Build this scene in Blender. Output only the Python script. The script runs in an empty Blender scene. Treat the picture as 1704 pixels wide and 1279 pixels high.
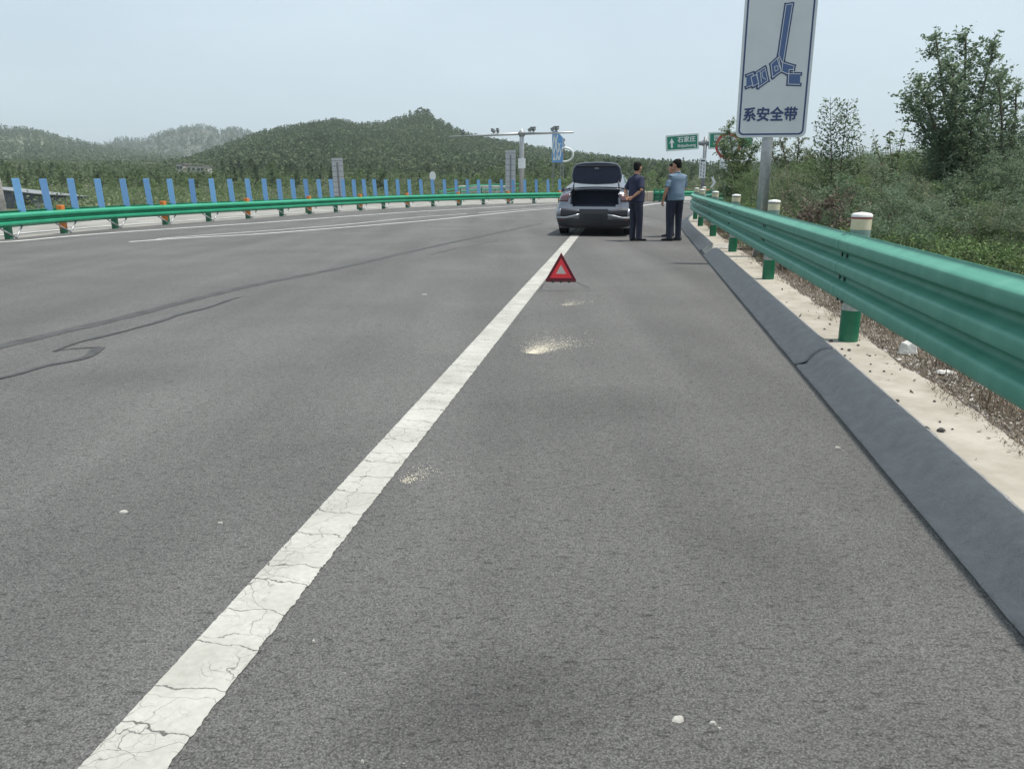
import bpy, bmesh, math, random
import numpy as np
from mathutils import Vector, Matrix
R = math.radians
rng = np.random.default_rng(7)
random.seed(11)
S = bpy.context.scene
COL = S.collection

# ------------------------------------------------------------------ camera, sky, sun, exposure
EYE, FPX, CXP, CYP = 1.33, 1280.0, 852.0, 639.5          # eye height, focal length in photo pixels, photo centre
TILT = math.atan(339.5 / FPX)
cd = bpy.data.cameras.new('camera'); cam = bpy.data.objects.new('camera', cd); COL.objects.link(cam)
cam.location = (0, 0, EYE); cam.rotation_euler = (math.pi / 2 - TILT, 0, 0)
cd.sensor_width = 36; cd.lens = FPX / 1704 * 36; cd.clip_start = 0.05; cd.clip_end = 12000
S.camera = cam
SUN_EL, SUN_AZ = R(71), R(96)                               # azimuth clockwise from +Y (the view direction)
W = bpy.data.worlds.new('World'); S.world = W; W.use_nodes = True
wn = W.node_tree.nodes; wl = W.node_tree.links; wn.clear()
wo = wn.new('ShaderNodeOutputWorld'); bg = wn.new('ShaderNodeBackground'); sky = wn.new('ShaderNodeTexSky')
sky.sky_type = 'NISHITA'; sky.sun_disc = False; sky.sun_elevation = SUN_EL; sky.sun_rotation = SUN_AZ
sky.air_density = 1.0; sky.dust_density = 4.0; sky.ozone_density = 1.6; sky.altitude = 100
tc = wn.new('ShaderNodeTexCoord'); mp = wn.new('ShaderNodeMapping'); mp.inputs['Scale'].default_value = (1, 1, 3.2)
cl = wn.new('ShaderNodeTexNoise'); cl.inputs['Scale'].default_value = 1.7; cl.inputs['Detail'].default_value = 6; cl.inputs['Roughness'].default_value = .55
cr = wn.new('ShaderNodeValToRGB'); cr.color_ramp.elements[0].position = .42; cr.color_ramp.elements[1].position = .78
cr.color_ramp.elements[0].color = (.60, .60, .60, 1); cr.color_ramp.elements[1].color = (.96, .96, .96, 1)
mx = wn.new('ShaderNodeMixRGB'); mx.inputs[2].default_value = (4.6, 5.5, 6.1, 1)      # thin bright overcast veil
wl.new(tc.outputs['Generated'], mp.inputs[0]); wl.new(mp.outputs[0], cl.inputs['Vector']); wl.new(cl.outputs['Fac'], cr.inputs[0])
wl.new(cr.outputs[0], mx.inputs[0]); wl.new(sky.outputs[0], mx.inputs[1]); wl.new(mx.outputs[0], bg.inputs[0]); wl.new(bg.outputs[0], wo.inputs[0])
bg.inputs[1].default_value = 0.083
sd = bpy.data.lights.new('sun', 'SUN'); sd.energy = 2.6; sd.angle = R(1.5); sd.color = (1, .955, .88)
so = bpy.data.objects.new('sun', sd); COL.objects.link(so)
sdir = Vector((math.sin(SUN_AZ) * math.cos(SUN_EL), math.cos(SUN_AZ) * math.cos(SUN_EL), math.sin(SUN_EL)))
so.rotation_euler = sdir.to_track_quat('Z', 'Y').to_euler(); so.location = (0, 0, 60)
S.view_settings.view_transform = 'Standard'; S.view_settings.look = 'None'; S.view_settings.gamma = 1
S.view_settings.use_curve_mapping = False; S.view_settings.exposure = 0.9
S.cycles.max_bounces = 6; S.cycles.transparent_max_bounces = 8; S.cycles.volume_bounces = 1
S.render.engine = 'CYCLES'; S.cycles.use_denoising = True

# ------------------------------------------------------------------ where a photo point lies in the world
_c, _s = math.cos(TILT), math.sin(TILT)
def _ray(px, py):
    x = (px - CXP) / FPX; y = (py - CYP) / FPX
    return x, _c - y * _s, -_s - y * _c
def G(px, py, z=0.0):
    r = _ray(px, py); t = (z - EYE) / r[2]; return Vector((r[0] * t, r[1] * t, z))
def AT(px, py, Y):
    r = _ray(px, py); t = Y / r[1]; return Vector((r[0] * t, Y, EYE + r[2] * t))

# ------------------------------------------------------------------ objects and tags
def tag(o, label=None, cat=None, group=None, kind=None):
    if label: o['label'] = label
    if cat: o['category'] = cat
    if group: o['group'] = group
    if kind: o['kind'] = kind
    return o
def thing(name, label, cat, loc=(0, 0, 0), rz=0, group=None):
    o = bpy.data.objects.new(name, None); o.empty_display_size = .2; COL.objects.link(o)
    o.location = loc; o.rotation_euler = (0, 0, rz); return tag(o, label, cat, group)
def link(name, me, m, parent=None):
    o = bpy.data.objects.new(name, me); COL.objects.link(o)
    for mm in (m if isinstance(m, (list, tuple)) else [m]):
        if mm: me.materials.append(mm)
    if parent: o.parent = parent
    return o
def dup(o, parent=None):
    c = o.copy(); COL.objects.link(c); c.parent = parent
    for ch in list(o.children): dup(ch, c)
    return c
class MB:
    def __init__(s): s.v = []; s.f = []; s.mi = []; s.cur = 0
    def add(s, vs, fs):
        n = len(s.v); s.v += [tuple(v) for v in vs]; s.f += [tuple(i + n for i in f) for f in fs]; s.mi += [s.cur] * len(fs); return s
    def box(s, x0, x1, y0, y1, z0, z1, M=None):
        vs = [Vector(p) for p in ((x0,y0,z0),(x1,y0,z0),(x1,y1,z0),(x0,y1,z0),(x0,y0,z1),(x1,y0,z1),(x1,y1,z1),(x0,y1,z1))]
        if M is not None: vs = [M @ v for v in vs]
        return s.add(vs, [(0,3,2,1),(4,5,6,7),(0,1,5,4),(1,2,6,5),(2,3,7,6),(3,0,4,7)])
    def loft(s, pts, rad, seg=12, side=None, cap=True, power=2.0):
        """rings round a chain of points; rad = r or (a, b) each, a along the side vector"""
        pts = [Vector(p) for p in pts]; n = len(pts); rings = []
        for i, p in enumerate(pts):
            t = (pts[min(i+1, n-1)] - pts[max(i-1, 0)]).normalized()
            u = Vector(side) if side is not None else (Vector((0,0,1)) if abs(t.z) < .9 else Vector((1,0,0)))
            u = (u - t * u.dot(t)).normalized(); w = t.cross(u)
            r = rad[i] if isinstance(rad, (list, tuple)) else rad
            a, b = r if isinstance(r, (list, tuple)) else (r, r)
            ring = []
            for k in range(seg):
                th = 2 * math.pi * k / seg; ct, st = math.cos(th), math.sin(th)
                q = 2 / power
                ring.append(p + u * a * math.copysign(abs(ct)**q, ct) + w * b * math.copysign(abs(st)**q, st))
            rings.append(ring)
        vs = [v for r in rings for v in r]; fs = []
        for i in range(n - 1):
            for k in range(seg):
                a = i*seg+k; b = i*seg+(k+1)%seg; fs.append((a, b, b+seg, a+seg))
        if cap: fs.append(tuple(range(seg))[::-1]); fs.append(tuple(range((n-1)*seg, n*seg)))
        return s.add(vs, fs)
    def tube(s, a, b, r, seg=10): return s.loft([a, b], [r if not isinstance(r, tuple) else r[0], r if not isinstance(r, tuple) else r[1]], seg)
    def poly(s, pts, th=0, n=(0,0,1)):
        pts = [Vector(p) for p in pts]; k = len(pts)
        if th == 0: return s.add(pts, [tuple(range(k))])
        n = Vector(n) * th; vs = pts + [p + n for p in pts]
        return s.add(vs, [tuple(range(k))[::-1], tuple(range(k, 2*k))] + [(i, (i+1)%k, k+(i+1)%k, k+i) for i in range(k)])
    def build(s, name, m, parent=None, smooth=False, bevel=0, sub=0, angle=40):
        me = bpy.data.meshes.new(name); me.from_pydata(s.v, [], s.f); me.validate()
        if len(s.mi) == len(me.polygons) and max(s.mi, default=0) > 0: me.polygons.foreach_set('material_index', s.mi)
        bm = bmesh.new(); bm.from_mesh(me); bmesh.ops.recalc_face_normals(bm, faces=bm.faces); bm.to_mesh(me); bm.free()
        if smooth:
            me.polygons.foreach_set('use_smooth', [True] * len(me.polygons))
        o = link(name, me, m, parent)
        if bevel:
            b = o.modifiers.new('bevel', 'BEVEL'); b.width = bevel; b.segments = 2; b.limit_method = 'ANGLE'; b.angle_limit = R(35)
        if sub:
            b = o.modifiers.new('sub', 'SUBSURF'); b.levels = b.render_levels = sub
        return o
def blob(mb, name, m, parent, voxel=.01, smooth=4):
    """melt overlapping closed shapes into one continuous skin"""
    me = bpy.data.meshes.new(name); me.from_pydata(mb.v, [], mb.f)
    bm = bmesh.new(); bm.from_mesh(me); bmesh.ops.recalc_face_normals(bm, faces=bm.faces); bm.to_mesh(me); bm.free()
    t = bpy.data.objects.new('tmp', me); COL.objects.link(t)
    a = t.modifiers.new('r', 'REMESH'); a.mode = 'VOXEL'; a.voxel_size = voxel; a.use_smooth_shade = True
    b = t.modifiers.new('s', 'SMOOTH'); b.iterations = smooth; b.factor = .5
    dg = bpy.context.evaluated_depsgraph_get(); out = bpy.data.meshes.new_from_object(t.evaluated_get(dg))
    bpy.data.objects.remove(t); bpy.data.meshes.remove(me); out.name = name
    return link(name, out, m, parent)
def npmesh(name, V, F, m, parent=None, smooth=False):
    me = bpy.data.meshes.new(name); V = np.asarray(V, np.float32).reshape(-1, 3); F = np.asarray(F, np.int32); k = F.shape[1]
    me.vertices.add(len(V)); me.vertices.foreach_set('co', V.ravel())
    me.loops.add(F.size); me.loops.foreach_set('vertex_index', F.ravel())
    me.polygons.add(len(F)); me.polygons.foreach_set('loop_start', np.arange(0, F.size, k, dtype=np.int32))
    me.update(calc_edges=True)
    if smooth: me.polygons.foreach_set('use_smooth', np.ones(len(F), bool))
    return link(name, me, m, parent)

class Path:
    """a smooth ground line through points; pos(s), offset to the right of travel"""
    def __init__(s, pts, step=.5):
        P = [Vector((p[0], p[1], 0)) for p in pts]; P = [2*P[0]-P[1]] + P + [2*P[-1]-P[-2]]; out = []
        for i in range(1, len(P) - 2):
            a, b, c, d = P[i-1:i+3]; n = max(2, int((c-b).length / .25))
            for k in range(n):
                t = k / n; out.append(.5 * ((2*b) + (c-a)*t + (2*a-5*b+4*c-d)*t*t + (3*b-a-3*c+d)*t**3))
        out.append(P[-2]); s.p = np.array([(v.x, v.y) for v in out])
        d = np.hypot(*np.diff(s.p, axis=0).T); s.s = np.concatenate([[0], np.cumsum(d)]); s.L = s.s[-1]
    def at(s, q, off=0.0):
        x = np.interp(q, s.s, s.p[:, 0]); y = np.interp(q, s.s, s.p[:, 1])
        x2 = np.interp(q+.6, s.s, s.p[:, 0]); y2 = np.interp(q+.6, s.s, s.p[:, 1]); x1 = np.interp(q-.6, s.s, s.p[:, 0]); y1 = np.interp(q-.6, s.s, s.p[:, 1])
        tx, ty = x2-x1, y2-y1; l = np.hypot(tx, ty) + 1e-9; tx, ty = tx/l, ty/l
        return x + ty*off, y - tx*off, math.atan2(ty, tx)
    def near(s, x, y): return s.s[int(np.argmin((s.p[:,0]-x)**2 + (s.p[:,1]-y)**2))]
def sweep(path, prof, s0, s1, step=.5, closed=False, jit=None, ends=False):
    n = max(2, int(math.ceil((s1-s0)/step)) + 1); mb = MB(); k = len(prof); vs = []
    for i in range(n):
        q = s0 + (s1-s0)*i/(n-1)
        for j, (o, z) in enumerate(prof):
            oo = o + (jit(q, j) if jit else 0); x, y, _ = path.at(q, oo); vs.append((x, y, z))
    fs = []
    for i in range(n-1):
        for j in range(k if closed else k-1):
            j2 = (j+1) % k; fs.append((i*k+j, i*k+j2, (i+1)*k+j2, (i+1)*k+j))
    if ends: fs.append(tuple(range(k))); fs.append(tuple(range((n-1)*k, n*k))[::-1])
    return mb.add(vs, fs)
_pn = rng.uniform(0, 6.28, 64)
def wob(q, f=1.0, seed=0):
    return sum(math.sin(q*f*m + _pn[(seed*5+i) % 64]) / m for i, m in enumerate((1, 2.3, 4.7, 9.1))) / 1.8

# ------------------------------------------------------------------ materials
def mat(name, col, rough=.6, metal=0, col2=None, scale=8, bump=0, bscale=60, detail=6, spec=.5, contrast=(.35,.65), coat=0, vec='Object', stretch=None, island=0, trans=0, objr=0):
    m = bpy.data.materials.new(name); m.use_nodes = True; n = m.node_tree.nodes; l = m.node_tree.links
    b = n['Principled BSDF']; b.inputs['Base Color'].default_value = (*col, 1); b.inputs['Roughness'].default_value = rough
    b.inputs['Metallic'].default_value = metal; b.inputs['Specular IOR Level'].default_value = spec; b.inputs['Coat Weight'].default_value = coat
    t = n.new('ShaderNodeTexCoord'); v = t.outputs[vec]
    if stretch:
        q = n.new('ShaderNodeMapping'); q.inputs['Scale'].default_value = stretch; l.new(v, q.inputs[0]); v = q.outputs[0]
    src = None
    if col2 is not None:
        a = n.new('ShaderNodeTexNoise'); a.inputs['Scale'].default_value = scale; a.inputs['Detail'].default_value = detail; a.inputs['Roughness'].default_value = .6; l.new(v, a.inputs['Vector'])
        r = n.new('ShaderNodeValToRGB'); r.color_ramp.elements[0].position = contrast[0]; r.color_ramp.elements[1].position = contrast[1]
        r.color_ramp.elements[0].color = (*col, 1); r.color_ramp.elements[1].color = (*col2, 1)
        l.new(a.outputs['Fac'], r.inputs[0]); src = r.outputs[0]
    for amt, kind in ((island, 'island'), (objr, 'obj')):
        if not amt: continue
        g = n.new('ShaderNodeNewGeometry' if kind == 'island' else 'ShaderNodeObjectInfo')
        mr = n.new('ShaderNodeMapRange'); mr.inputs[3].default_value = 1-amt; mr.inputs[4].default_value = 1+amt
        l.new(g.outputs['Random Per Island' if kind == 'island' else 'Random'], mr.inputs[0])
        hs = n.new('ShaderNodeHueSaturation'); l.new(mr.outputs[0], hs.inputs['Value'])
        hr = n.new('ShaderNodeMapRange'); hr.inputs[3].default_value = .5+amt*.05; hr.inputs[4].default_value = .5-amt*.05
        l.new(g.outputs['Random Per Island' if kind == 'island' else 'Random'], hr.inputs[0]); l.new(hr.outputs[0], hs.inputs['Hue'])
        if src is not None: l.new(src, hs.inputs['Color'])
        else: hs.inputs['Color'].default_value = (*col, 1)
        src = hs.outputs[0]
    if src is not None: l.new(src, b.inputs['Base Color'])
    if bump:
        a = n.new('ShaderNodeTexNoise'); a.inputs['Scale'].default_value = bscale; a.inputs['Detail'].default_value = 5; l.new(v, a.inputs['Vector'])
        u = n.new('ShaderNodeBump'); u.inputs['Strength'].default_value = bump; u.inputs['Distance'].default_value = .02; l.new(a.outputs['Fac'], u.inputs['Height']); l.new(u.outputs[0], b.inputs['Normal'])
    if trans:
        tr = n.new('ShaderNodeBsdfTranslucent'); mxs = n.new('ShaderNodeMixShader'); mxs.inputs[0].default_value = trans
        if src is not None: l.new(src, tr.inputs[0])
        else: tr.inputs[0].default_value = (*col, 1)
        l.new(b.outputs[0], mxs.inputs[1]); l.new(tr.outputs[0], mxs.inputs[2]); l.new(mxs.outputs[0], n['Material Output'].inputs[0])
    return m
def glass(name, col=(.02,.025,.03)):
    return mat(name, col, .04, 0, spec=.7, coat=.3)

def asphalt_mat():
    m = bpy.data.materials.new('asphalt'); m.use_nodes = True; n = m.node_tree.nodes; l = m.node_tree.links; b = n['Principled BSDF']
    tc = n.new('ShaderNodeTexCoord'); v = tc.outputs['Object']
    def noise(sc, det=4, rough=.6, st=None):
        a = n.new('ShaderNodeTexNoise'); a.inputs['Scale'].default_value = sc; a.inputs['Detail'].default_value = det; a.inputs['Roughness'].default_value = rough
        if st:
            q = n.new('ShaderNodeMapping'); q.inputs['Scale'].default_value = st; q.inputs['Rotation'].default_value = (0, 0, R(8)); l.new(v, q.inputs[0]); l.new(q.outputs[0], a.inputs['Vector'])
        else: l.new(v, a.inputs['Vector'])
        return a.outputs['Fac']
    def ramp(src, p0, c0, p1, c1):
        r = n.new('ShaderNodeValToRGB'); r.color_ramp.elements[0].position = p0; r.color_ramp.elements[1].position = p1
        r.color_ramp.elements[0].color = (c0, c0, c0, 1) if not isinstance(c0, tuple) else (*c0, 1); r.color_ramp.elements[1].color = (c1, c1, c1, 1) if not isinstance(c1, tuple) else (*c1, 1)
        l.new(src, r.inputs[0]); return r.outputs[0]
    def mul(a, c, f=1, mode='MULTIPLY'):
        q = n.new('ShaderNodeMixRGB'); q.blend_type = mode; q.inputs[0].default_value = f; l.new(a, q.inputs[1]); l.new(c, q.inputs[2]); return q.outputs[0]
    base = ramp(noise(.55, 5), .3, (.112, .111, .108), .72, (.146, .145, .140))
    wheel = ramp(noise(.35, 4, .5, (3.2, .25, 1)), .32, .84, .66, 1.1)
    c = mul(base, wheel)
    vo = n.new('ShaderNodeTexVoronoi'); vo.inputs['Scale'].default_value = 185; l.new(v, vo.inputs['Vector'])
    sep = n.new('ShaderNodeSeparateColor'); l.new(vo.outputs['Color'], sep.inputs[0])
    stone = ramp(sep.outputs[0], 0, .70, 1, 1.32); c = mul(c, stone)
    pit = ramp(vo.outputs['Distance'], .35, 1.08, .95, .45); c = mul(c, pit)
    grain = ramp(noise(170, 6, .8), .34, .62, .66, 1.38); c = mul(c, grain)
    cor = ramp(noise(34, 4, .7, (.55, 1.5, 1)), .36, .42, .44, 1.0); c = mul(c, cor, .8)
    # oily stain near the camera, and smaller ones
    for (sx_, sy_, rx_, ry_, dk) in ((-.06, 1.72, .48, .30, .70), (.42, 4.5, .9, .5, .84), (-.9, 3.4, .5, .9, .88), (-2.6, 5.2, 1.2, .5, .88), (.95, 2.6, .35, .6, .88)):
        q = n.new('ShaderNodeMapping'); q.vector_type = 'TEXTURE'; q.inputs['Location'].default_value = (sx_, sy_, 0); q.inputs['Scale'].default_value = (rx_, ry_, 1); q.inputs['Rotation'].default_value = (0, 0, .3); l.new(v, q.inputs[0])
        gr_ = n.new('ShaderNodeTexGradient'); gr_.gradient_type = 'SPHERICAL'; l.new(q.outputs[0], gr_.inputs[0])
        mm = n.new('ShaderNodeMath'); mm.operation = 'MULTIPLY'; l.new(gr_.outputs['Fac'], mm.inputs[0]); l.new(noise(7, 5, .65), mm.inputs[1])
        c = mul(c, ramp(mm.outputs[0], .02, 1.0, .36, dk))
    sp = n.new('ShaderNodeTexVoronoi'); sp.inputs['Scale'].default_value = 55; l.new(v, sp.inputs['Vector'])
    spk = ramp(sp.outputs['Distance'], .05, .30, .085, 0.0)
    s2 = n.new('ShaderNodeSeparateColor'); l.new(sp.outputs['Color'], s2.inputs[0]); pick = ramp(s2.outputs[1], .965, 0.0, .97, 1.0)
    c = mul(c, mul(spk, pick), 1, 'ADD')
    l.new(c, b.inputs['Base Color']); b.inputs['Roughness'].default_value = .86; b.inputs['Specular IOR Level'].default_value = .35
    h = n.new('ShaderNodeMath'); h.operation = 'ADD'; l.new(noise(90, 6, .75), h.inputs[0])
    h2 = n.new('ShaderNodeMath'); h2.operation = 'MULTIPLY'; h2.inputs[1].default_value = -.7; l.new(vo.outputs['Distance'], h2.inputs[0]); l.new(h2.outputs[0], h.inputs[1])
    bp = n.new('ShaderNodeBump'); bp.inputs['Strength'].default_value = .75; bp.inputs['Distance'].default_value = .006; l.new(h.outputs[0], bp.inputs['Height']); l.new(bp.outputs[0], b.inputs['Normal'])
    return m

def paint_mat(name, col, col2, crack=1.0, crackcol=(.055,.055,.05), angle=0.0):
    """old thermoplastic marking: creamy, dirty, with a net of cracks in it"""
    m = bpy.data.materials.new(name); m.use_nodes = True; n = m.node_tree.nodes; l = m.node_tree.links; b = n['Principled BSDF']
    tc = n.new('ShaderNodeTexCoord'); mpn = n.new('ShaderNodeMapping'); mpn.inputs['Rotation'].default_value = (0, 0, angle); l.new(tc.outputs['Object'], mpn.inputs[0]); v = mpn.outputs[0]
    wa = n.new('ShaderNodeTexNoise'); wa.inputs['Scale'].default_value = 9; wa.inputs['Detail'].default_value = 4; l.new(v, wa.inputs['Vector'])
    vm = n.new('ShaderNodeMixRGB'); vm.blend_type = 'LINEAR_LIGHT'; vm.inputs[0].default_value = .07; l.new(v, vm.inputs[1]); l.new(wa.outputs['Color'], vm.inputs[2])
    def edge(scale, wid, st):
        q = n.new('ShaderNodeMapping'); q.inputs['Scale'].default_value = st; l.new(vm.outputs[0], q.inputs[0])
        vo = n.new('ShaderNodeTexVoronoi'); vo.feature = 'DISTANCE_TO_EDGE'; vo.voronoi_dimensions = '2D'; vo.inputs['Scale'].default_value = scale; l.new(q.outputs[0], vo.inputs['Vector'])
        r = n.new('ShaderNodeValToRGB'); r.color_ramp.elements[0].position = wid*.35; r.color_ramp.elements[1].position = wid
        r.color_ramp.elements[0].color = (1, 1, 1, 1); r.color_ramp.elements[1].color = (0, 0, 0, 1); l.new(vo.outputs['Distance'], r.inputs[0]); return r.outputs[0]
    a = n.new('ShaderNodeTexNoise'); a.inputs['Scale'].default_value = 3.2; a.inputs['Detail'].default_value = 8; l.new(v, a.inputs['Vector'])
    r = n.new('ShaderNodeValToRGB'); r.color_ramp.elements[0].position = .33; r.color_ramp.elements[1].position = .66
    r.color_ramp.elements[0].color = (*col, 1); r.color_ramp.elements[1].color = (*col2, 1); l.new(a.outputs['Fac'], r.inputs[0])
    f = n.new('ShaderNodeTexNoise'); f.inputs['Scale'].default_value = 45; f.inputs['Detail'].default_value = 6; l.new(v, f.inputs['Vector'])
    fr = n.new('ShaderNodeMapRange'); fr.inputs[3].default_value = .78; fr.inputs[4].default_value = 1.16; l.new(f.outputs['Fac'], fr.inputs[0])
    q = n.new('ShaderNodeMixRGB'); q.blend_type = 'MULTIPLY'; q.inputs[0].default_value = 1; l.new(r.outputs[0], q.inputs[1]); l.new(fr.outputs[0], q.inputs[2]); c = q.outputs[0]
    # fine net only in patches
    pm = n.new('ShaderNodeTexNoise'); pm.inputs['Scale'].default_value = 4.5; l.new(v, pm.inputs['Vector'])
    pr = n.new('ShaderNodeValToRGB'); pr.color_ramp.elements[0].position = .44; pr.color_ramp.elements[1].position = .6; l.new(pm.outputs['Fac'], pr.inputs[0])
    def across():
        sx_ = n.new('ShaderNodeSeparateXYZ'); l.new(vm.outputs[0], sx_.inputs[0]); m1 = n.new('ShaderNodeMath'); m1.operation = 'MULTIPLY_ADD'; m1.inputs[1].default_value = .10; l.new(sx_.outputs[0], m1.inputs[0]); l.new(sx_.outputs[1], m1.inputs[2])
        vo = n.new('ShaderNodeTexVoronoi'); vo.voronoi_dimensions = '1D'; vo.feature = 'DISTANCE_TO_EDGE'; vo.inputs['Scale'].default_value = 5.2; l.new(m1.outputs[0], vo.inputs['W'])
        rr = n.new('ShaderNodeValToRGB'); rr.color_ramp.elements[0].position = .006; rr.color_ramp.elements[1].position = .020; rr.color_ramp.elements[0].color = (1, 1, 1, 1); rr.color_ramp.elements[1].color = (0, 0, 0, 1); l.new(vo.outputs['Distance'], rr.inputs[0]); return rr.outputs[0]
    for e, amt, mask in ((across(), .9*crack, None), (edge(3.4, .008, (1, 1.2, 1)), .6*crack, None), (edge(9, .022, (1, 1.5, 1)), .7*crack, pr.outputs[0]), (edge(30, .05, (1, 1, 1)), .28*crack, pr.outputs[0])):
        x = n.new('ShaderNodeMixRGB'); x.inputs[2].default_value = (*crackcol, 1); l.new(c, x.inputs[1])
        k = n.new('ShaderNodeMath'); k.operation = 'MULTIPLY'; k.inputs[1].default_value = amt; l.new(e, k.inputs[0]); o = k.outputs[0]
        if mask is not None:
            k2 = n.new('ShaderNodeMath'); k2.operation = 'MULTIPLY'; l.new(o, k2.inputs[0]); l.new(mask, k2.inputs[1]); o = k2.outputs[0]
        l.new(o, x.inputs[0]); c = x.outputs[0]
    l.new(c, b.inputs['Base Color']); b.inputs['Roughness'].default_value = .75
    bp = n.new('ShaderNodeBump'); bp.inputs['Strength'].default_value = .35; bp.inputs['Distance'].default_value = .004; l.new(f.outputs['Fac'], bp.inputs['Height']); l.new(bp.outputs[0], b.inputs['Normal'])
    return m

M = {}
M['asphalt'] = asphalt_mat()
M['asphalt_old'] = mat('pale_asphalt', (.19,.185,.17), .9, col2=(.30,.29,.265), scale=1.2, bump=.3, bscale=50, stretch=(1,.35,1))
M['tar'] = mat('tar_seal', (.034,.034,.036), .7, col2=(.062,.062,.062), scale=14, bump=.2, bscale=80)
M['tyre_mark'] = mat('tyre_mark', (.042,.042,.043), .8, col2=(.075,.075,.075), scale=5, bump=.5, bscale=120)
M['line'] = paint_mat('old_white_paint', (.345,.34,.305), (.445,.44,.405), angle=R(7.7))
M['line_far'] = paint_mat('worn_white_paint', (.50,.50,.48), (.66,.66,.64), .4)
M['kerb'] = mat('kerb_asphalt', (.275,.272,.268), .9, col2=(.35,.346,.34), scale=12, detail=12, bump=1.0, bscale=110, contrast=(.3,.7))
M['concrete'] = mat('cream_concrete', (.235,.207,.165), .85, col2=(.385,.357,.305), scale=3.5, detail=12, bump=.25, bscale=24, contrast=(.25,.65))
M['concrete_grey'] = mat('grey_concrete', (.25,.24,.22), .9, col2=(.42,.40,.36), scale=6, bump=.3, bscale=30)
M['soil'] = mat('verge_soil', (.060,.050,.040), .95, col2=(.16,.14,.12), scale=22, bump=.8, bscale=90, detail=9)
M['ground'] = mat('field_ground', (.045,.062,.026), .95, col2=(.12,.115,.065), scale=.12, bump=.5, bscale=3, detail=10)
M['hill'] = mat('hill_scrub', (.075,.098,.055), .95, col2=(.135,.145,.09), scale=.035, detail=12, contrast=(.35,.62))
M['rock'] = mat('rocky_scrub', (.050,.062,.042), .95, col2=(.20,.195,.18), scale=.045, detail=14, contrast=(.50,.72))
GRN = (.010,.215,.135)
M['rail'] = mat('rail_green', (.062,.255,.182), .5, .0, col2=(.095,.305,.222), scale=7, spec=.4, coat=.06, bump=.03, bscale=30, stretch=(1,1,.12))
M['rail_back'] = M['rail']
M['rail_left'] = mat('rail_green_bright', (.008,.25,.13), .38, col2=(.02,.30,.16), scale=2, coat=.2)
M['post_green'] = mat('post_green', (.006,.125,.062), .4, col2=(.012,.16,.08), scale=9, coat=.2)
M['cap'] = mat('white_cap', (.74,.75,.73), .45, col2=(.62,.62,.58), scale=30)
M['film'] = mat('cream_reflective_film', (.56,.50,.33), .35, col2=(.66,.60,.44), scale=14)
M['film_grey'] = mat('grey_green_film', (.17,.27,.235), .35, col2=(.23,.31,.28), scale=14)
M['film_white'] = mat('pale_film', (.36,.38,.36), .45, col2=(.5,.5,.47), scale=18)
M['red_band'] = mat('dark_red_band', (.27,.03,.035), .4)
M['dark_band'] = mat('olive_band', (.10,.09,.05), .5)
M['orange'] = mat('orange_paint', (.72,.22,.03), .5, col2=(.55,.15,.03), scale=14)
M['steel'] = mat('galvanised_steel', (.36,.37,.38), .45, .55, col2=(.48,.49,.50), scale=12, bump=.05)
M['steel_dark'] = mat('grey_steel', (.20,.21,.22), .5, .4, col2=(.28,.29,.30), scale=8)
M['bolt'] = mat('dark_bolt', (.03,.06,.05), .5, .5)
M['slat'] = mat('blue_slat', (.155,.345,.62), .55, col2=(.19,.39,.67), scale=5, objr=.10)
M['sign_white'] = mat('sign_white', (.60,.63,.64), .4, col2=(.66,.69,.69), scale=2)
M['sign_blue'] = mat('sign_dark_blue', (.035,.06,.16), .45)
M['sign_fill'] = mat('sign_blue', (.075,.13,.28), .45)
M['sign_line'] = mat('sign_line_pale', (.62,.66,.70), .45)
M['sign_green'] = mat('sign_green', (.006,.20,.125), .45)
M['sign_red'] = mat('sign_red', (.45,.03,.045), .45)
M['letter'] = mat('letter_white', (.70,.73,.70), .45)
M['letter_black'] = mat('letter_black', (.03,.035,.04), .5)
M['leaf'] = mat('leaf', (.100,.160,.066), .6, col2=(.175,.235,.115), scale=1.3, island=.28, trans=.48, spec=.35)
M['leaf_pale'] = mat('leaf_pale', (.160,.200,.118), .6, col2=(.240,.270,.172), scale=1.6, island=.3, trans=.46, spec=.4)
M['leaf_blue'] = mat('leaf_bluish', (.130,.195,.118), .55, col2=(.195,.260,.165), scale=1.2, island=.25, trans=.5, spec=.45)
M['leaf_yellow'] = mat('leaf_yellowish', (.115,.195,.065), .6, col2=(.185,.26,.105), scale=1.5, island=.3, trans=.25, spec=.3)
M['leaf_brown'] = mat('leaf_brown', (.125,.098,.075), .8, col2=(.19,.155,.125), scale=3, island=.3, trans=.1, spec=.2)
M['wood_leaf'] = mat('wood_leaf', (.066,.104,.050), .7, col2=(.125,.17,.08), scale=.5, island=.25, trans=.28, spec=.3, objr=.42)
M['wood_dark'] = mat('wood_leaf_dark', (.034,.060,.034), .7, col2=(.070,.105,.055), scale=.5, island=.3, trans=.12, spec=.3, objr=.2)
M['hill_tree'] = mat('hill_tree', (.078,.112,.066), .8, col2=(.135,.172,.100), scale=.03, island=.22, spec=.2, detail=8, trans=.35)
M['grass'] = mat('green_grass', (.095,.170,.060), .6, col2=(.170,.245,.110), scale=1.2, island=.35, trans=.25, spec=.3)
M['dry'] = mat('dry_grass', (.13,.10,.07), .8, col2=(.27,.23,.17), scale=4, island=.4, trans=.1, spec=.2)
M['pebble'] = mat('pebbles', (.16,.15,.14), .85, col2=(.42,.40,.37), scale=5, island=.45)
M['bark'] = mat('bark', (.085,.07,.055), .9, col2=(.16,.14,.11), scale=20, bump=.5)
M['chip'] = mat('pale_chip', (.42,.41,.37), .85, col2=(.30,.29,.27), scale=90)
M['paper'] = mat('white_tissue', (.66,.65,.62), .8, col2=(.62,.61,.58), scale=20, bump=.3, bscale=40)
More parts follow.
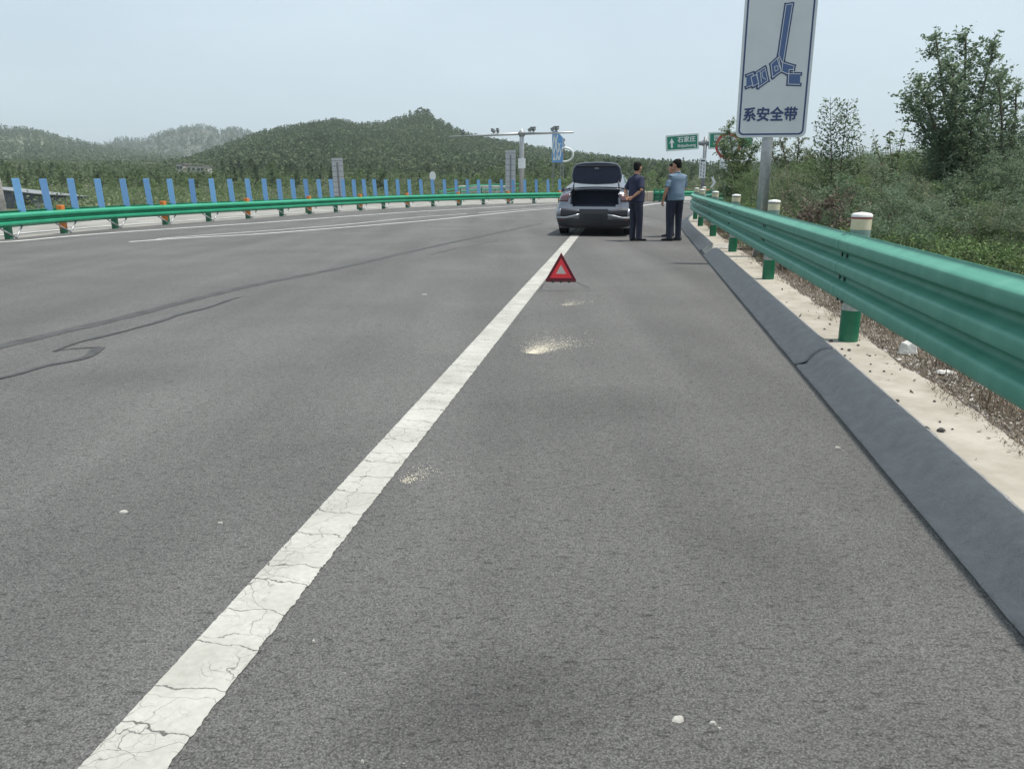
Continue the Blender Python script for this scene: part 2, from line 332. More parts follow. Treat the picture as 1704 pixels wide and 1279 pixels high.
M['stone_dark'] = mat('asphalt_crumb', (.06,.058,.055), .9)
M['car'] = mat('car_silver', (.195,.21,.245), .28, .5, coat=.9)
M['car_dark'] = mat('car_dark_plastic', (.022,.024,.030), .55, col2=(.03,.032,.04), scale=20)
M['car_lining'] = mat('trunk_lining', (.028,.036,.062), .95, col2=(.040,.050,.080), scale=30)
M['tyre'] = mat('tyre_rubber', (.018,.019,.021), .75, bump=.3, bscale=70)
M['rim'] = mat('alloy_rim', (.30,.31,.33), .3, .8)
M['lamp'] = mat('tail_lamp', (.085,.030,.034), .12, coat=1)
M['chrome'] = mat('bright_trim', (.42,.44,.47), .3, .7)
M['glass'] = glass('car_glass')
M['glass_light'] = mat('rear_glass', (.13,.14,.15), .05, .3, spec=.9, coat=.8)
M['skin'] = mat('skin', (.46,.25,.165), .55, col2=(.40,.20,.13), scale=9)
M['hair'] = mat('black_hair', (.009,.008,.009), .75, spec=.15, bump=.6, bscale=120)
M['navy'] = mat('navy_polo', (.016,.020,.050), .9, col2=(.024,.029,.066), scale=12, bump=.15, bscale=40)
M['blue_shirt'] = mat('grey_blue_shirt', (.115,.175,.245), .85, col2=(.145,.21,.285), scale=9, bump=.2, bscale=18)
M['black_shirt'] = mat('black_shirt', (.018,.019,.025), .9, bump=.15, bscale=40)
M['trousers'] = mat('dark_trousers', (.014,.018,.036), .9, col2=(.021,.026,.048), scale=10, bump=.2, bscale=22)
M['shoe'] = mat('black_shoe', (.018,.018,.02), .35)
M['red_reflective'] = mat('red_reflector', (.95,.045,.06), .38, spec=.6)  # strong red base colour only, nothing emitted
M['red_dark'] = mat('dark_red_frame', (.15,.008,.02), .4)
M['red_line'] = mat('pink_edge', (.85,.25,.23), .4)
M['wire'] = mat('black_wire', (.03,.03,.03), .5)
M['wall'] = mat('house_wall', (.50,.49,.46), .9, col2=(.40,.39,.37), scale=2)
M['roof'] = mat('house_roof', (.22,.20,.19), .9)
M['shed'] = mat('shed_metal', (.10,.11,.14), .7, col2=(.13,.14,.17), scale=3)
M['banner'] = mat('blue_banner', (.10,.26,.56), .5, col2=(.17,.36,.66), scale=3)
M['lattice'] = mat('cream_panel', (.55,.47,.36), .7, col2=(.62,.56,.46), scale=9)
M['window'] = glass('window_glass', (.03,.035,.04))
exec_later = []

# ================================================================== the lines everything follows
RAILP = Path([(-2.36, -24.8), (-.77, -15), (.84, -5), (1.65, 0), (2.60, 5.89), (3.22, 9.75), (3.84, 13.6), (4.46, 17.4), (5.10, 21.3), (5.85, 25.2), (7.0, 29.0), (9.1, 32.8), (12.2, 36.2), (16.5, 39.2), (23, 42), (34, 45)])
MEDP = Path([(-11.6, -25), (-11.9, 0), (-11.95, 12), (-11.85, 15.5), (-11.75, 18.05), (-11.6, 20.35), (-11.27, 22.42), (-10.75, 24.2), (-10.19, 26.06), (-9.0, 29.52), (-7.95, 33.0), (-6.8, 36.2), (-5.4, 39.5), (-3, 43), (0, 46.4), (3.6, 49.3), (7.5, 51.8), (11.5, 54), (17, 56.5), (25, 59)])
KERB_OFF = -.365                       # left foot of the kerb, measured from the guardrail posts
KZ = .12
# ------------------------------------------------------------------ terrain, roads
def ground_z(x, y):
    r = np.hypot(x, y); z = np.full_like(r, -.06)
    z += np.clip((r - 75) / 300, 0, 1)**1.3 * 9 * np.clip((-x + 60) / 200, 0.15, 1)
    return z
ang = np.radians(np.arange(0, 361, 1.5)); rad = np.concatenate([[0], np.geomspace(2, 6500, 110)])
A, RR = np.meshgrid(ang[:-1], rad); X = RR*np.sin(A); Y = RR*np.cos(A); Z = ground_z(X, Y)
nA = len(ang)-1; V = np.stack([X, Y, Z], -1).reshape(-1, 3)
F = [(i*nA+j, i*nA+(j+1) % nA, (i+1)*nA+(j+1) % nA, (i+1)*nA+j) for i in range(len(rad)-1) for j in range(nA)]
tag(npmesh('ground', V, np.array(F), M['ground'], smooth=True), kind='structure')
def strip_between(name, pa, sa0, sa1, oa, pb, sb0, sb1, ob, n, z, m, label=None):
    mb = MB(); vs = []
    for i in range(n+1):
        t = i/n; x, y, _ = pa.at(sa0+(sa1-sa0)*t, oa); x2, y2, _ = pb.at(sb0+(sb1-sb0)*t, ob)
        vs += [(x, y, z), (x2, y2, z)]
    mb.add(vs, [(2*i, 2*i+1, 2*i+3, 2*i+2) for i in range(n)])
    return tag(mb.build(name, m), kind='structure')
strip_between('road', MEDP, 0, MEDP.L, -.0, RAILP, 0, RAILP.L, KERB_OFF+.12, 150, 0.0, M['asphalt'])
strip_between('opposite_road', MEDP, 0, MEDP.L, -12.5, MEDP, 0, MEDP.L, 0.0, 150, -.012, M['asphalt_old'])

def marking(name, path, s0, s1, off, w, z=.004, m='line', rag=.0, step=.06, label=None):
    def j(q, k): return rag * (wob(q, 41, 3+k) * (.25 if k == 0 else .8) + (.9 if k else .35)*rng.uniform(-1, 1))
    o = sweep(path, [(off - w/2, z), (off + w/2, z)], s0, s1, step=step, jit=j if rag else None).build(name, M[m]); return tag(o, kind='structure')
EDGEP = Path([(-3.04, -14), (-2.5, -10), (-1.95, -6), (-1.42, -2.2), (-.91, 1.51), (-.385, 5.3), (.18, 9.4), (.78, 13.7), (1.42, 18.35), (2.0, 22.4), (2.65, 26.6), (3.4, 30.5), (4.5, 35.5), (6.6, 41.5), (9.6, 48.5), (13.5, 52)])
marking('edge_line', EDGEP, 1, EDGEP.near(2.65, 26.6), 0, .205, rag=.0034, step=.012)
marking('edge_line', EDGEP, EDGEP.near(2.65, 26.6), EDGEP.L, 0, .2, m='line_far', step=.5)
MLP = Path([G(-260, 414), G(0, 403), G(100, 394.5), G(200, 386.5), G(430, 371), G(600, 358.5), G(700, 351.8), G(800, 346), G(880, 341.6), G(930, 338.8), G(1000, 336)])
marking('median_edge_line', MLP, 0, MLP.L, 0, .17, m='line_far', step=.5)
D1 = Path([G(215, 402.5), G(310, 396), G(430, 389.5), G(560, 379.5), G(700, 368), G(800, 358), G(880, 350), G(935, 346)])
D2 = Path([G(240, 400), G(300, 394.5), G(430, 385), G(560, 375), G(640, 367), G(690, 362), G(800, 354), G(880, 347.5), G(935, 344)])
marking('lane_line', D1, 0, D1.L, 0, .14, m='line_far', step=.4)
marking('lane_line', D2, .4, D2.L*.62, 0, .10, m='line_far', step=.4)
marking('lane_line', D2, D2.L*.66, D2.L, 0, .10, m='line_far', step=.4)
OPP = Path([(MEDP.at(q, -4.2)[0], MEDP.at(q, -4.2)[1]) for q in np.linspace(30, 62, 9)])
for k in range(4): marking('opposite_lane_line', OPP, k*7+1, k*7+5, 0, .18, z=-.008, m='line_far')
OP2 = Path([(MEDP.at(q, -1.3)[0], MEDP.at(q, -1.3)[1]) for q in np.linspace(20, 90, 14)])
marking('opposite_edge_line', OP2, 0, OP2.L, 0, .18, z=-.008, m='line_far')
OP3 = Path([(MEDP.at(q, -8.3)[0], MEDP.at(q, -8.3)[1]) for q in np.linspace(20, 90, 14)])
marking('opposite_edge_line', OP3, 0, OP3.L, 0, .2, z=-.008, m='line_far')
# tyre mark and crack sealing on the left lane
def ribbon(name, pts, ws, z, m, step=.1, jitter=.012):
    P = Path([G(*p) for p in pts]); cum = np.linspace(0, P.L, len(ws))
    def j(q, k): w = float(np.interp(q, cum, ws)); return (1 if k else -1) * w/2 + jitter*wob(q, 9, k+1)
    return tag(sweep(P, [(0, z), (0, z)], 0, P.L, step=step, jit=j).build(name, M[m]), kind='structure')
ribbon('tyre_mark', [(-60, 592), (0, 577), (100, 553), (200, 530), (300, 504), (420, 475), (560, 447), (700, 415), (820, 389), (905, 371)], [.16, .15, .15, .13, .14, .15, .14, .12, .09], .003, 'tyre_mark')
ribbon('crack_seal', [(90, 585), (130, 570), (200, 553), (270, 534), (300, 523), (350, 511), (385, 498), (412, 493)], [.03, .05, .05, .05, .07, .05, .04, .02], .0055, 'tar', .06)
ribbon('crack_seal', [(-40, 637), (0, 630), (40, 620), (80, 608), (120, 601), (146, 594), (160, 583), (170, 578)], [.05, .05, .055, .05, .06, .07, .12, .06], .0055, 'tar', .05, .008)
ribbon('crack_seal', [(95, 583), (130, 580), (168, 578)], [.015, .03, .03], .007, 'tar', .05, .004)
ribbon('tyre_mark', [(715, 424), (740, 418), (765, 412)], [.02, .06, .02], .003, 'tyre_mark')
ribbon('tyre_mark', [(775, 412), (800, 406), (830, 400)], [.02, .05, .02], .003, 'tyre_mark')
# pale patches of spilled dust on the shoulder: a scatter of grains, thinning outwards
def grains(name, px, py, n, sx, sy, ang_, size, m, label, cat):
    c = G(px, py, .004); p = rng.normal(0, 1, (n, 2)) * (sx, sy); p[:, 0] = np.abs(p[:, 0])
    ca, sa = math.cos(ang_), math.sin(ang_); q = np.stack([p[:,0]*ca - p[:,1]*sa*(.25+p[:,0]/sx*.6), p[:,0]*sa + p[:,1]*ca*(.25+p[:,0]/sx*.6)], 1) + (c.x, c.y)
    s = rng.uniform(.5, 1.4, n) * size; th = rng.uniform(0, 6.28, n); V = []
    for k in range(4):
        a = th + k*math.pi/2; V.append(np.stack([q[:,0]+np.cos(a)*s, q[:,1]+np.sin(a)*s, np.full(n, .004)], 1))
    top = np.stack([q[:,0], q[:,1], .004 + s*.7], 1); V.append(top); V = np.stack(V, 1).reshape(-1, 3)
    i = np.arange(n)[:, None]*5; F = np.concatenate([i + np.array([[a, (a+1) % 4, 4]]) for a in range(4)])
    o = npmesh(name, V, F, m); return tag(o, label, cat, kind='stuff')
M['dust'] = mat('sand_dust', (.55,.51,.41), .9)
grains('spilled_sand', 882, 588, 2600, .34, .11, R(62), .0028, M['dust'], 'pale fan of spilled sand on the asphalt below the red triangle', 'sand')
grains('spilled_dust', 938, 508, 380, .25, .10, R(50), .0028, M['dust'], 'faint dusty smudge on the asphalt just below the triangle stand', 'dust')
grains('spilled_dust', 672, 803, 260, .12, .05, R(60), .0022, M['dust'], 'small white scuff on the asphalt right of the white line', 'dust')
def flake(px, py, sz, label, cat='paint chip', name='paint_chip', m='chip', z=0., h=.006, n=7, st=1.6):
    c = G(px, py, z+.001); mb = MB(); a0 = rng.uniform(0, 6); vs = []
    ring = [(math.cos(a0+6.283*k/n)*sz*st*rng.uniform(.6, 1.1), math.sin(a0+6.283*k/n)*sz*rng.uniform(.6, 1.1)) for k in range(n)]
    vs = [(x, y, 0) for x, y in ring] + [(x*.7+rng.uniform(-.1,.1)*sz, y*.7, h*rng.uniform(.6, 1.3)) for x, y in ring] + [(0, 0, h*1.2)]
    fs = [(k, (k+1) % n, n+(k+1) % n, n+k) for k in range(n)] + [(n+k, n+(k+1) % n, 2*n) for k in range(n)]
    o = mb.add(vs, fs).build(name, M[m]); o.location = c; return tag(o, label, cat)
flake(1128, 1196, .014, 'larger white chip lying on the asphalt at the lower right')
flake(1186, 1203, .008, 'small white crumb just right of the larger chip at the lower right')
flake(1197, 1213, .006, 'smallest white crumb beside the chips at the lower right', st=1)
flake(206, 852, .014, 'white chip lying alone on the left lane asphalt')
flake(366, 870, .008, 'tiny pale chip between the left lane chip and the white line')
flake(603, 1268, .007, 'tiny white crumb at the very bottom of the picture', st=1)
flake(522, 1068, .007, 'tiny white crumb right of the white line in the foreground', st=1)
flake(706, 490, .022, 'white chip on the asphalt far up the left lane')
flake(1393, 745, .013, 'thin pale chip on the shoulder left of the black kerb')
flake(962, 628-20, .006, 'tiny pale crumb below the spilled sand on the shoulder', st=1)

# ------------------------------------------------------------------ kerb, concrete strip, verge
kp = [(-.07, .004), (-.066, .018), (-.012, .022), (.004, .035), (.03, .07), (.065, .108), (.105, .132), (.15, .142), (.19, .138), (.215, .126), (.222, .10)]
kp = [(KERB_OFF + .0 + o, z) for o, z in kp]
GAP = RAILP.near(3.98, 14.55)                               # the drainage gap
segs = [(0, RAILP.near(2.60, 5.95) - .435), (RAILP.near(2.60, 5.95) - .385, GAP - .42), (GAP + .55, GAP + 3.1), (GAP + 3.13, GAP + 7.5), (GAP + 7.53, RAILP.L)]  # joint by the post widened so its dark slit stands in for shade
labs = ['black rounded asphalt kerb running out of the picture at the lower right', 'black rounded asphalt kerb between the joint widened for shade and the drain gap', 'short dark kerb block just past the drain gap', 'dark kerb length beside the feet of the standing men', 'far dark kerb bending right with the guardrail']
for (a, b), lab in zip(segs, labs):
    def kj(q, k, a=a, b=b): return .0018*wob(q, 6, k) + .0012*rng.uniform(-1, 1) + (.005*wob(q, 31, 2) if k >= 8 else 0)
    mb = sweep(RAILP, kp, a, b, step=.06 if a < GAP+8 else .5, jit=kj, ends=True)
    tag(mb.build('kerb', M['kerb'], smooth=True), lab, 'kerb', 'black asphalt kerbs along the shoulder')
# drain apron in the gap: a grey dished slab running back between the posts
mb = MB(); n = 10
for i in range(n+1):
    q = GAP - .42 + .97*i/n; d = abs(i/n - .5)*2; dip = .10*(1-d**3)
    for off, zz in ((KERB_OFF-.02, .008), (KERB_OFF+.10, .035+.09*d**4), (KERB_OFF+.22, KZ+.012-dip*.7), (KERB_OFF+.6, KZ+.012-dip*.6), (KERB_OFF+1.1, KZ+.006-dip*.6)):
        x, y, _ = RAILP.at(q, off); mb.v.append((x, y, zz))
for i in range(n):
    for k in range(4): mb.f.append((i*5+k, i*5+k+1, (i+1)*5+k+1, (i+1)*5+k)); mb.mi.append(0)
tag(mb.build('drain_apron', M['concrete_grey'], smooth=True), 'grey dished concrete drain chute through the gap in the black kerb', 'drain')
def cj(q, k): return 0 if k < 2 else .035*wob(q, 2.1, 5) + .02*wob(q, 9, 6)
for a, b in ((0, GAP-.40), (GAP+.53, RAILP.L)):
    tag(sweep(RAILP, [(KERB_OFF+.205, .05), (KERB_OFF+.212, KZ), (KERB_OFF+.555, KZ+.004), (KERB_OFF+.58, KZ-.06)], a, b, step=.1 if a < 5 else .4, jit=cj, ends=True).build('concrete_strip', M['concrete']), kind='structure')
# verge: uneven soil sheet right of the strip
offs = [.10, .24, .5, .8, 1.2, 1.8, 2.6, 4, 6, 9, 14, 22, 34]; vs = []; ns = 260
for i in range(ns+1):
    q = RAILP.L*i/ns
    for k, o in enumerate(offs):
        x, y, _ = RAILP.at(q, o); zz = KZ - .012 + .02*wob(q, 3, k) * min(1, o) + (0 if o < 10 else -.17*(o-9)/25)
        if o > 3: zz += .05*wob(q, .7, k+3)
        vs.append((x, y, zz))
k = len(offs); fs = [(i*k+j, i*k+j+1, (i+1)*k+j+1, (i+1)*k+j) for i in range(ns) for j in range(k-1)]
tag(npmesh('verge', vs, np.array(fs), M['soil'], smooth=True), kind='structure')

# ------------------------------------------------------------------ right guardrail: three-wave beam on round posts
def beam_profile(z0, z1, waves, depth, th=.004, n=8):
    """(offset, z) of a corrugated beam; the ridges stand out to the left (towards the road)"""
    out = []; H = z1 - z0; per = H / waves
    for w in range(waves):
        for t, o in ((.0, 0), (.10, .03), (.28, .92), (.36, 1), (.64, 1), (.72, .92), (.90, .03)):
            out.append((-depth*o, z0 + (w+t)*per))
    out.append((0, z1)); return out
def rounded(prof, it=2):
    for _ in range(it):
        q = [prof[0]]
        for a, b in zip(prof[:-1], prof[1:]): q += [(a[0]*.75+b[0]*.25, a[1]*.75+b[1]*.25), (a[0]*.25+b[0]*.75, a[1]*.25+b[1]*.75)]
        prof = q + [prof[-1]]
    return prof
RZ0, RZ1 = .44, .955
gr = thing('guardrail', 'long green three-ridged guardrail on white-capped posts along the right shoulder', 'guardrail')
prof = [(-.075 + o, z) for o, z in rounded(beam_profile(RZ0, RZ1, 3, .082), 1)]
back = [(o + .0045, z) for o, z in prof][::-1]
S0 = RAILP.near(2.60, 5.89)
PS = [S0 + 3.93*k for k in range(-2, 15)]
starts = [S0 - 3*3.93] + [S0 + 3.93*k for k in range(-2, 15)]
for i, (a, b) in enumerate(zip(starts[:-1], starts[1:])):
    o_ = -.003 if i % 2 else 0
    tag(sweep(RAILP, [(p+o_, z) for p, z in prof + back], a - .12, b + .12, step=.32, closed=True, ends=True).build('beam', M['rail'], gr, smooth=False), None)
for ch in gr.children:
    ch.data.polygons.foreach_set('use_smooth', [True]*len(ch.data.polygons)); e = ch.modifiers.new('n', 'EDGE_SPLIT'); e.split_angle = R(50)
def cyl(mb, x, y, z0, z1, r, seg=24, r2=None): return mb.loft([(x, y, z0), (x, y, z1)], [r, r2 or r], seg, side=(1, 0, 0))
for i, s in enumerate(PS):
    x, y, h = RAILP.at(s, .02); red = (i == 2)
    p = cyl(MB(), 0, 0, -.2, .245, .073).build('post', M['post_green'], gr, smooth=True); p.location = (x, y, KZ)
    e = p.modifiers.new('n', 'EDGE_SPLIT'); e.split_angle = R(50)
    def sub(name, mb, m):
        o = mb.build(name, M[m], p, smooth=True); ee = o.modifiers.new('n', 'EDGE_SPLIT'); ee.split_angle = R(60); return o
    sub('sleeve', cyl(MB(), 0, 0, .245, .70, .0715), 'film_white')
    sub('lower_film', cyl(MB(), 0, 0, .70, .853, .072), 'film_grey')
    sub('reflective_film', cyl(MB(), 0, 0, .853, .932, .0725), 'film')
    sub('colour_band', cyl(MB(), 0, 0, .932, .945, .0735), 'red_band' if red else 'dark_band')
    sub('cap', MB().loft([(0,0,.945), (0,0,.962), (0,0,.972), (0,0,.980)], [.0755, .0755, .062, .012], 24, side=(1,0,0)), 'cap')
    if i <= 8:   # splice bolts: a pair at each of three heights, and slots on the upper slope
        for hz in (RZ0+.005+.0, RZ0+.172, RZ0+.343, RZ1-.055):
            for d in (-.10, .04):
                bx, by, hh = RAILP.at(s + d, -.083 if hz < RZ1-.1 else -.137); bm_ = MB()
                if hz > RZ1 - .1: bm_.box(-.024, .024, -.005, .005, -.005, .005)
                else: bm_.loft([(0, .004, 0), (0, -.010, 0), (0, -.014, 0)], [.018, .018, .011], 8)
                b_ = bm_.build('bolt', M['bolt'], gr); b_.location = (bx, by, hz); b_.rotation_euler = (0, 0, hh)

# ------------------------------------------------------------------ median guardrail, with struts
mg = thing('guardrail', 'green two-ridged guardrail with V-shaped struts curving along the left median', 'guardrail')
LZ0, LZ1 = .268, .60
prof = [(.03 - o, z) for o, z in rounded(beam_profile(LZ0, LZ1, 2, .085), 2)]
back = [(o - .004, z) for o, z in prof][::-1]
m0 = MEDP.near(-11.85, 15.5); P0 = MEDP.near(*G(107, 388)[:2])
for k in range(11):
    a = P0 - 8 + 4*k*1.28; b = a + 4*1.28 + .15
    o = sweep(MEDP, [(p + (.003 if k % 2 else 0), z) for p, z in prof + back], a, b, step=.5, closed=True, ends=True).build('beam', M['rail_left'], mg, smooth=True)
    e = o.modifiers.new('n', 'EDGE_SPLIT'); e.split_angle = R(50)
for i in range(-3, 24):
    s = P0 + 2.05*i; org = (i % 2 == 0); x, y, h = MEDP.at(s, -.05)
    p = MB().box(-.068, .068, -.068, .068, -.1, .13 if org else .54).build('post', M['post_green'], mg, bevel=.01); p.location = (x, y, 0); p.rotation_euler = (0, 0, h)
    if org: MB().box(-.070, .070, -.070, .070, .13, .71).build('orange_sleeve', M['orange'], p, bevel=.012)
    if i > 15: continue
    for sg in (-1, 1):
        x0, y0, _ = MEDP.at(s, .13); x1, y1, _ = MEDP.at(s + sg*.42, .03)
        MB().tube((x0, y0, .03), (x1, y1, .29), .019, 6).build('strut', M['steel'], mg, smooth=True)
# second beam that carries the blue slats
m2 = thing('guardrail', 'plain green rail at the foot of the blue slats, behind the median guardrail', 'guardrail')
prof2 = [(-.85 + o, z) for o, z in rounded(beam_profile(LZ0, LZ1, 2, .085), 1)]
o = sweep(MEDP, prof2 + [(p+.004, z) for p, z in prof2[::-1]], P0 - 8, P0 + 46, step=.6, closed=True, ends=True).build('beam', M['rail_left'], m2, smooth=True)
for i in range(-2, 12):
    x, y, h = MEDP.at(P0 + 4.1*i + 1, -.8); p = MB().box(-.05, .05, -.05, .05, -.1, .5).build('post', M['post_green'], m2); p.location = (x, y, 0); p.rotation_euler = (0, 0, h)
sc = thing('anti_glare_screen', 'long row of upright blue anti-glare slats rising behind the left green guardrail', 'screen')
SL = Path([(MEDP.at(q, -.8)[0], MEDP.at(q, -.8)[1]) for q in np.linspace(0, MEDP.L, 60)])
sl0 = SL.near(-12.32, 20.91)
for i in range(-1, 50):
    if i > 20 and CXP + FPX*SL.at(sl0 + 14 + (i-14)*.93)[0]/(SL.at(sl0 + 14 + (i-14)*.93)[1]*_c) > 948: break
    x, y, h = SL.at(sl0 + (i*1.0 if i < 14 else 14 + (i-14)*.93)); hh = .875 + .012*wob(i, 2.2, 1)
    b = MB().box(-.088, .088, -.008, .008, .52, .50+hh)
    o = b.build('slat', M['slat'], sc, bevel=.02 if i < 12 else 0); o.location = (x, y, 0)
    o.rotation_euler = (R(.6)*wob(i, 3, 2), R(-2.5) + R(1.2)*wob(i, 5, 3), h*0 + math.atan2(-x, y)*.5 + R(6)*wob(i, 7, 4))
sweep(SL, [(-.03, .46), (.03, .46), (.03, .52), (-.03, .52)], sl0-3, sl0+46, step=.8, closed=True, ends=True).build('support_rail', M['steel_dark'], sc)

# ================================================================== signs and posts
def text(body, size, name, m, parent, loc, bold=.0, rot=(math.pi/2, 0, 0), sx=1, th=.001):
    c = bpy.data.curves.new('t', 'FONT'); c.body = body; c.size = size; c.align_x = 'CENTER'; c.align_y = 'CENTER'; c.extrude = th
    o = bpy.data.objects.new('t', c); COL.objects.link(o); dg = bpy.context.evaluated_depsgraph_get()
    me = bpy.data.meshes.new_from_object(o.evaluated_get(dg)); bpy.data.objects.remove(o); me.materials.clear()
    if bold:                                                # heavier strokes: slightly shifted copies melted in depth order
        bm = bmesh.new()
        for i, (dx, dy) in enumerate(((0,0),(1,0),(-1,0),(0,1),(0,-1),(.7,.7),(-.7,.7),(.7,-.7),(-.7,-.7))):
            c2 = me.copy(); c2.transform(Matrix.Translation((dx*bold, dy*bold, i*.00025))); bm.from_mesh(c2); bpy.data.meshes.remove(c2)
        bm.to_mesh(me); bm.free()
    t = link(name, me, m, parent); t.location = loc; t.rotation_euler = rot; t.scale = (sx, 1, 1); return t
def rrect(w, h, r, y, th, cx=0, cz=0, n=6):
    pts = []
    for ax, az, a0 in ((w/2-r, h/2-r, 0), (-w/2+r, h/2-r, 90), (-w/2+r, -h/2+r, 180), (w/2-r, -h/2+r, 270)):
        for k in range(n+1):
            a = R(a0 + 90*k/n); pts.append((cx+ax+r*math.cos(a), y, cz+az+r*math.sin(a)))
    return MB().poly(pts, th, (0, 1, 0))
# --- seat belt sign
q = AT(1281.5, 229, 12.6); SW, SHt = 1.055, 2.1
ss = thing('road_sign', 'tall white seat belt sign with blue border on a grey pole behind the right guardrail', 'road sign', (q.x, q.y, 0), R(-9))
zc = q.z + SHt/2
MB().loft([(-.02, .11, -.1), (-.02, .11, q.z + SHt - .3)], [.085, .083], 28, side=(1,0,0)).build('pole', M['steel'], ss, smooth=True)
rrect(SW, SHt, .09, .0, .006, 0, zc).build('panel', M['sign_white'], ss)
for z in (.35, 1.9): MB().box(-.5, .5, .008, .035, q.z+z, q.z+z+.06).build('bracket', M['steel_dark'], ss)
outer = rrect(SW-.075, SHt-.075, .075, 0, 0, 0, zc).v; inner = rrect(SW-.125, SHt-.125, .055, 0, 0, 0, zc).v
mb = MB(); n = len(outer); mb.v = [(x, -.002, z) for x, y, z in outer] + [(x, -.002, z) for x, y, z in inner]; mb.f = [(i, (i+1) % n, n+(i+1) % n, n+i) for i in range(n)]; mb.mi = [0]*n
mb.build('border', M['sign_blue'], ss)
def sp(x, y):                                               # drawing copied from the sign, in its own plane
    yy = (1250 - y) / 668 * SW; return ((x - (414 - 46*y/1250)) / 668 * SW, q.z + yy)
polys = [[(458,52),(516,47),(458,548),(446,560),(428,520),(413,492)], [(345,575),(412,512),(442,640),(408,662),(366,695)],
         [(452,562),(560,596),(556,626),(516,628),(514,664),(500,664),(448,640)], [(514,664),(622,668),(622,764),(512,758)],
         [(122,672),(180,652),(184,676),(162,688),(182,760),(122,782)], [(162,688),(212,664),(236,745),(184,774)],
         [(212,650),(290,602),(322,722),(232,784),(238,752),(218,668)]]
def ribbon2(mb, pts, w, y, closed=True):
    n = len(pts)
    xl_, xr_ = sp(130, 720)[0], sp(614, 720)[0]
    for i in range(n if closed else n-1):
        a = Vector(pts[i]); b = Vector(pts[(i+1) % n])
        if (a.x < xl_ and b.x < xl_) or (a.x > xr_ and b.x > xr_): continue
        t = (b-a).normalized()*w/2; p = Vector((-t.y, t.x)); a = a-t; b = b+t
        mb.add([(v.x, y - i*.00004, v.y) for v in (a+p, b+p, b-p, a-p)], [(0, 1, 2, 3)])
dark, fill, line = MB(), MB(), MB()
for i, P_ in enumerate(polys):
    pp = [sp(*p) for p in P_]; ribbon2(dark, pp, .052, -.0022 - i*.0004); dark.poly([(x, -.0022 - i*.0004, z) for x, z in pp])
    fill.poly([(x, -.0056 - i*.00012, z) for x, z in pp]); ribbon2(line, pp, .010, -.0072 - i*.0004)
for a in ([(378,598),(408,590),(412,628),(386,640),(378,598)], [(246,640),(262,738)], [(284,630),(262,650),(270,690),(300,712)], [(400,530),(440,636)], [(514,628),(556,628),(556,662)]):
    ribbon2(line, [sp(*p) for p in a], .009, -.0105, False)
dark.build('emblem_outline', M['sign_blue'], ss); fill.build('emblem_fill', M['sign_fill'], ss); line.build('emblem_line', M['sign_line'], ss)
for ch, cx in zip('系安全带', (163, 291, 421, 551)):
    x, z = sp(cx, 1042); text(ch, .215, 'character', M['sign_blue'], ss, (x, -.004, z), .0065, sx=.95)

# --- direction signs on the far pole
def board(parent, w, h, x, y, z, rot, items, cback='steel'):
    p = bpy.data.objects.new('board', None); COL.objects.link(p); p.parent = parent
    return p
Y2 = 46.0; b = AT(1168.5, 322, Y2); dp = thing('direction_sign', 'grey T-shaped pole carrying two green direction signs and a small white notice, beyond the men', 'road sign', (b.x, b.y, 0))
top = AT(1169, 228, Y2).z; zarm = AT(1169, 239, Y2).z
MB().loft([(0,0,-.1), (0,0,top)], [.115, .10], 16, side=(1,0,0)).build('pole', M['steel_dark'], dp, smooth=True)
pxm = 1280/46.6
a = MB(); a.loft([(-.55,0,zarm), (-.25,0,zarm+.02), (0,0,zarm+.03), (.25,0,zarm+.02), (.55,0,zarm)], [(.05,.05),(.13,.06),(.19,.12),(.13,.06),(.05,.05)], 12); a.build('arm', M['steel_dark'], dp, smooth=True)
def green(px0, px1, py0, py1, roll, lab):
    c = AT((px0+px1)/2, (py0+py1)/2, Y2); w = (px1-px0)/pxm; h = (py1-py0)/pxm
    g = rrect(w, h, .05, 0, .05).build('sign_board', M['sign_green'], dp); g.location = (c.x-b.x, -.14, c.z); g.rotation_euler = (0, roll, 0); tag(g, lab)
    o1 = rrect(w-.03, h-.03, .05, -.003, 0).v; i1 = rrect(w-.14, h-.14, .03, -.003, 0).v; n = len(o1); mb = MB(); mb.v = o1+i1; mb.f = [(k,(k+1)%n,n+(k+1)%n,n+k) for k in range(n)]; mb.mi=[0]*n
    mb.build('white_border', M['letter'], g); return g, w, h
g, w, h = green(1109, 1160, 225.5, 249, R(-4), 'left green board reading Shijiazhuang with an up arrow')
MB().poly([(-.04+x, -.004, z) for x, z in ((-.055,-.26),(.055,-.26),(.055,.02),(.15,-.03),(.0,.27),(-.15,-.03),(-.055,.02))]).build('arrow', M['letter'], g).location = (-w*.30, -.003, 0)
text('石家庄', .33, 'place_name', M['letter'], g, (w*.13, -.006, h*.15), .006, sx=1.05); text('Shijiazhuang', .215, 'place_name_latin', M['letter'], g, (w*.13, -.006, -h*.22), .003)
g, w, h = green(1180.5, 1250, 221, 246, R(-1.5), 'right green board half hidden by the leaning tree')
text('邯郸', .36, 'place_name', M['letter'], g, (-w*.24, -.006, h*.13), .006, sx=1.05); text('Handan', .2, 'place_name_latin', M['letter'], g, (-w*.27, -.006, -h*.22), .003)
c = AT(1168, 280, Y2); n_ = rrect(.36, 1.1, .02, 0, .02).build('notice', M['sign_white'], dp); n_.location = (c.x-b.x, -.15, c.z); tag(n_, 'small white upright notice with black characters')
mk = MB(); mk.box(-.12, .12, -.006, -.002, .37, .45)
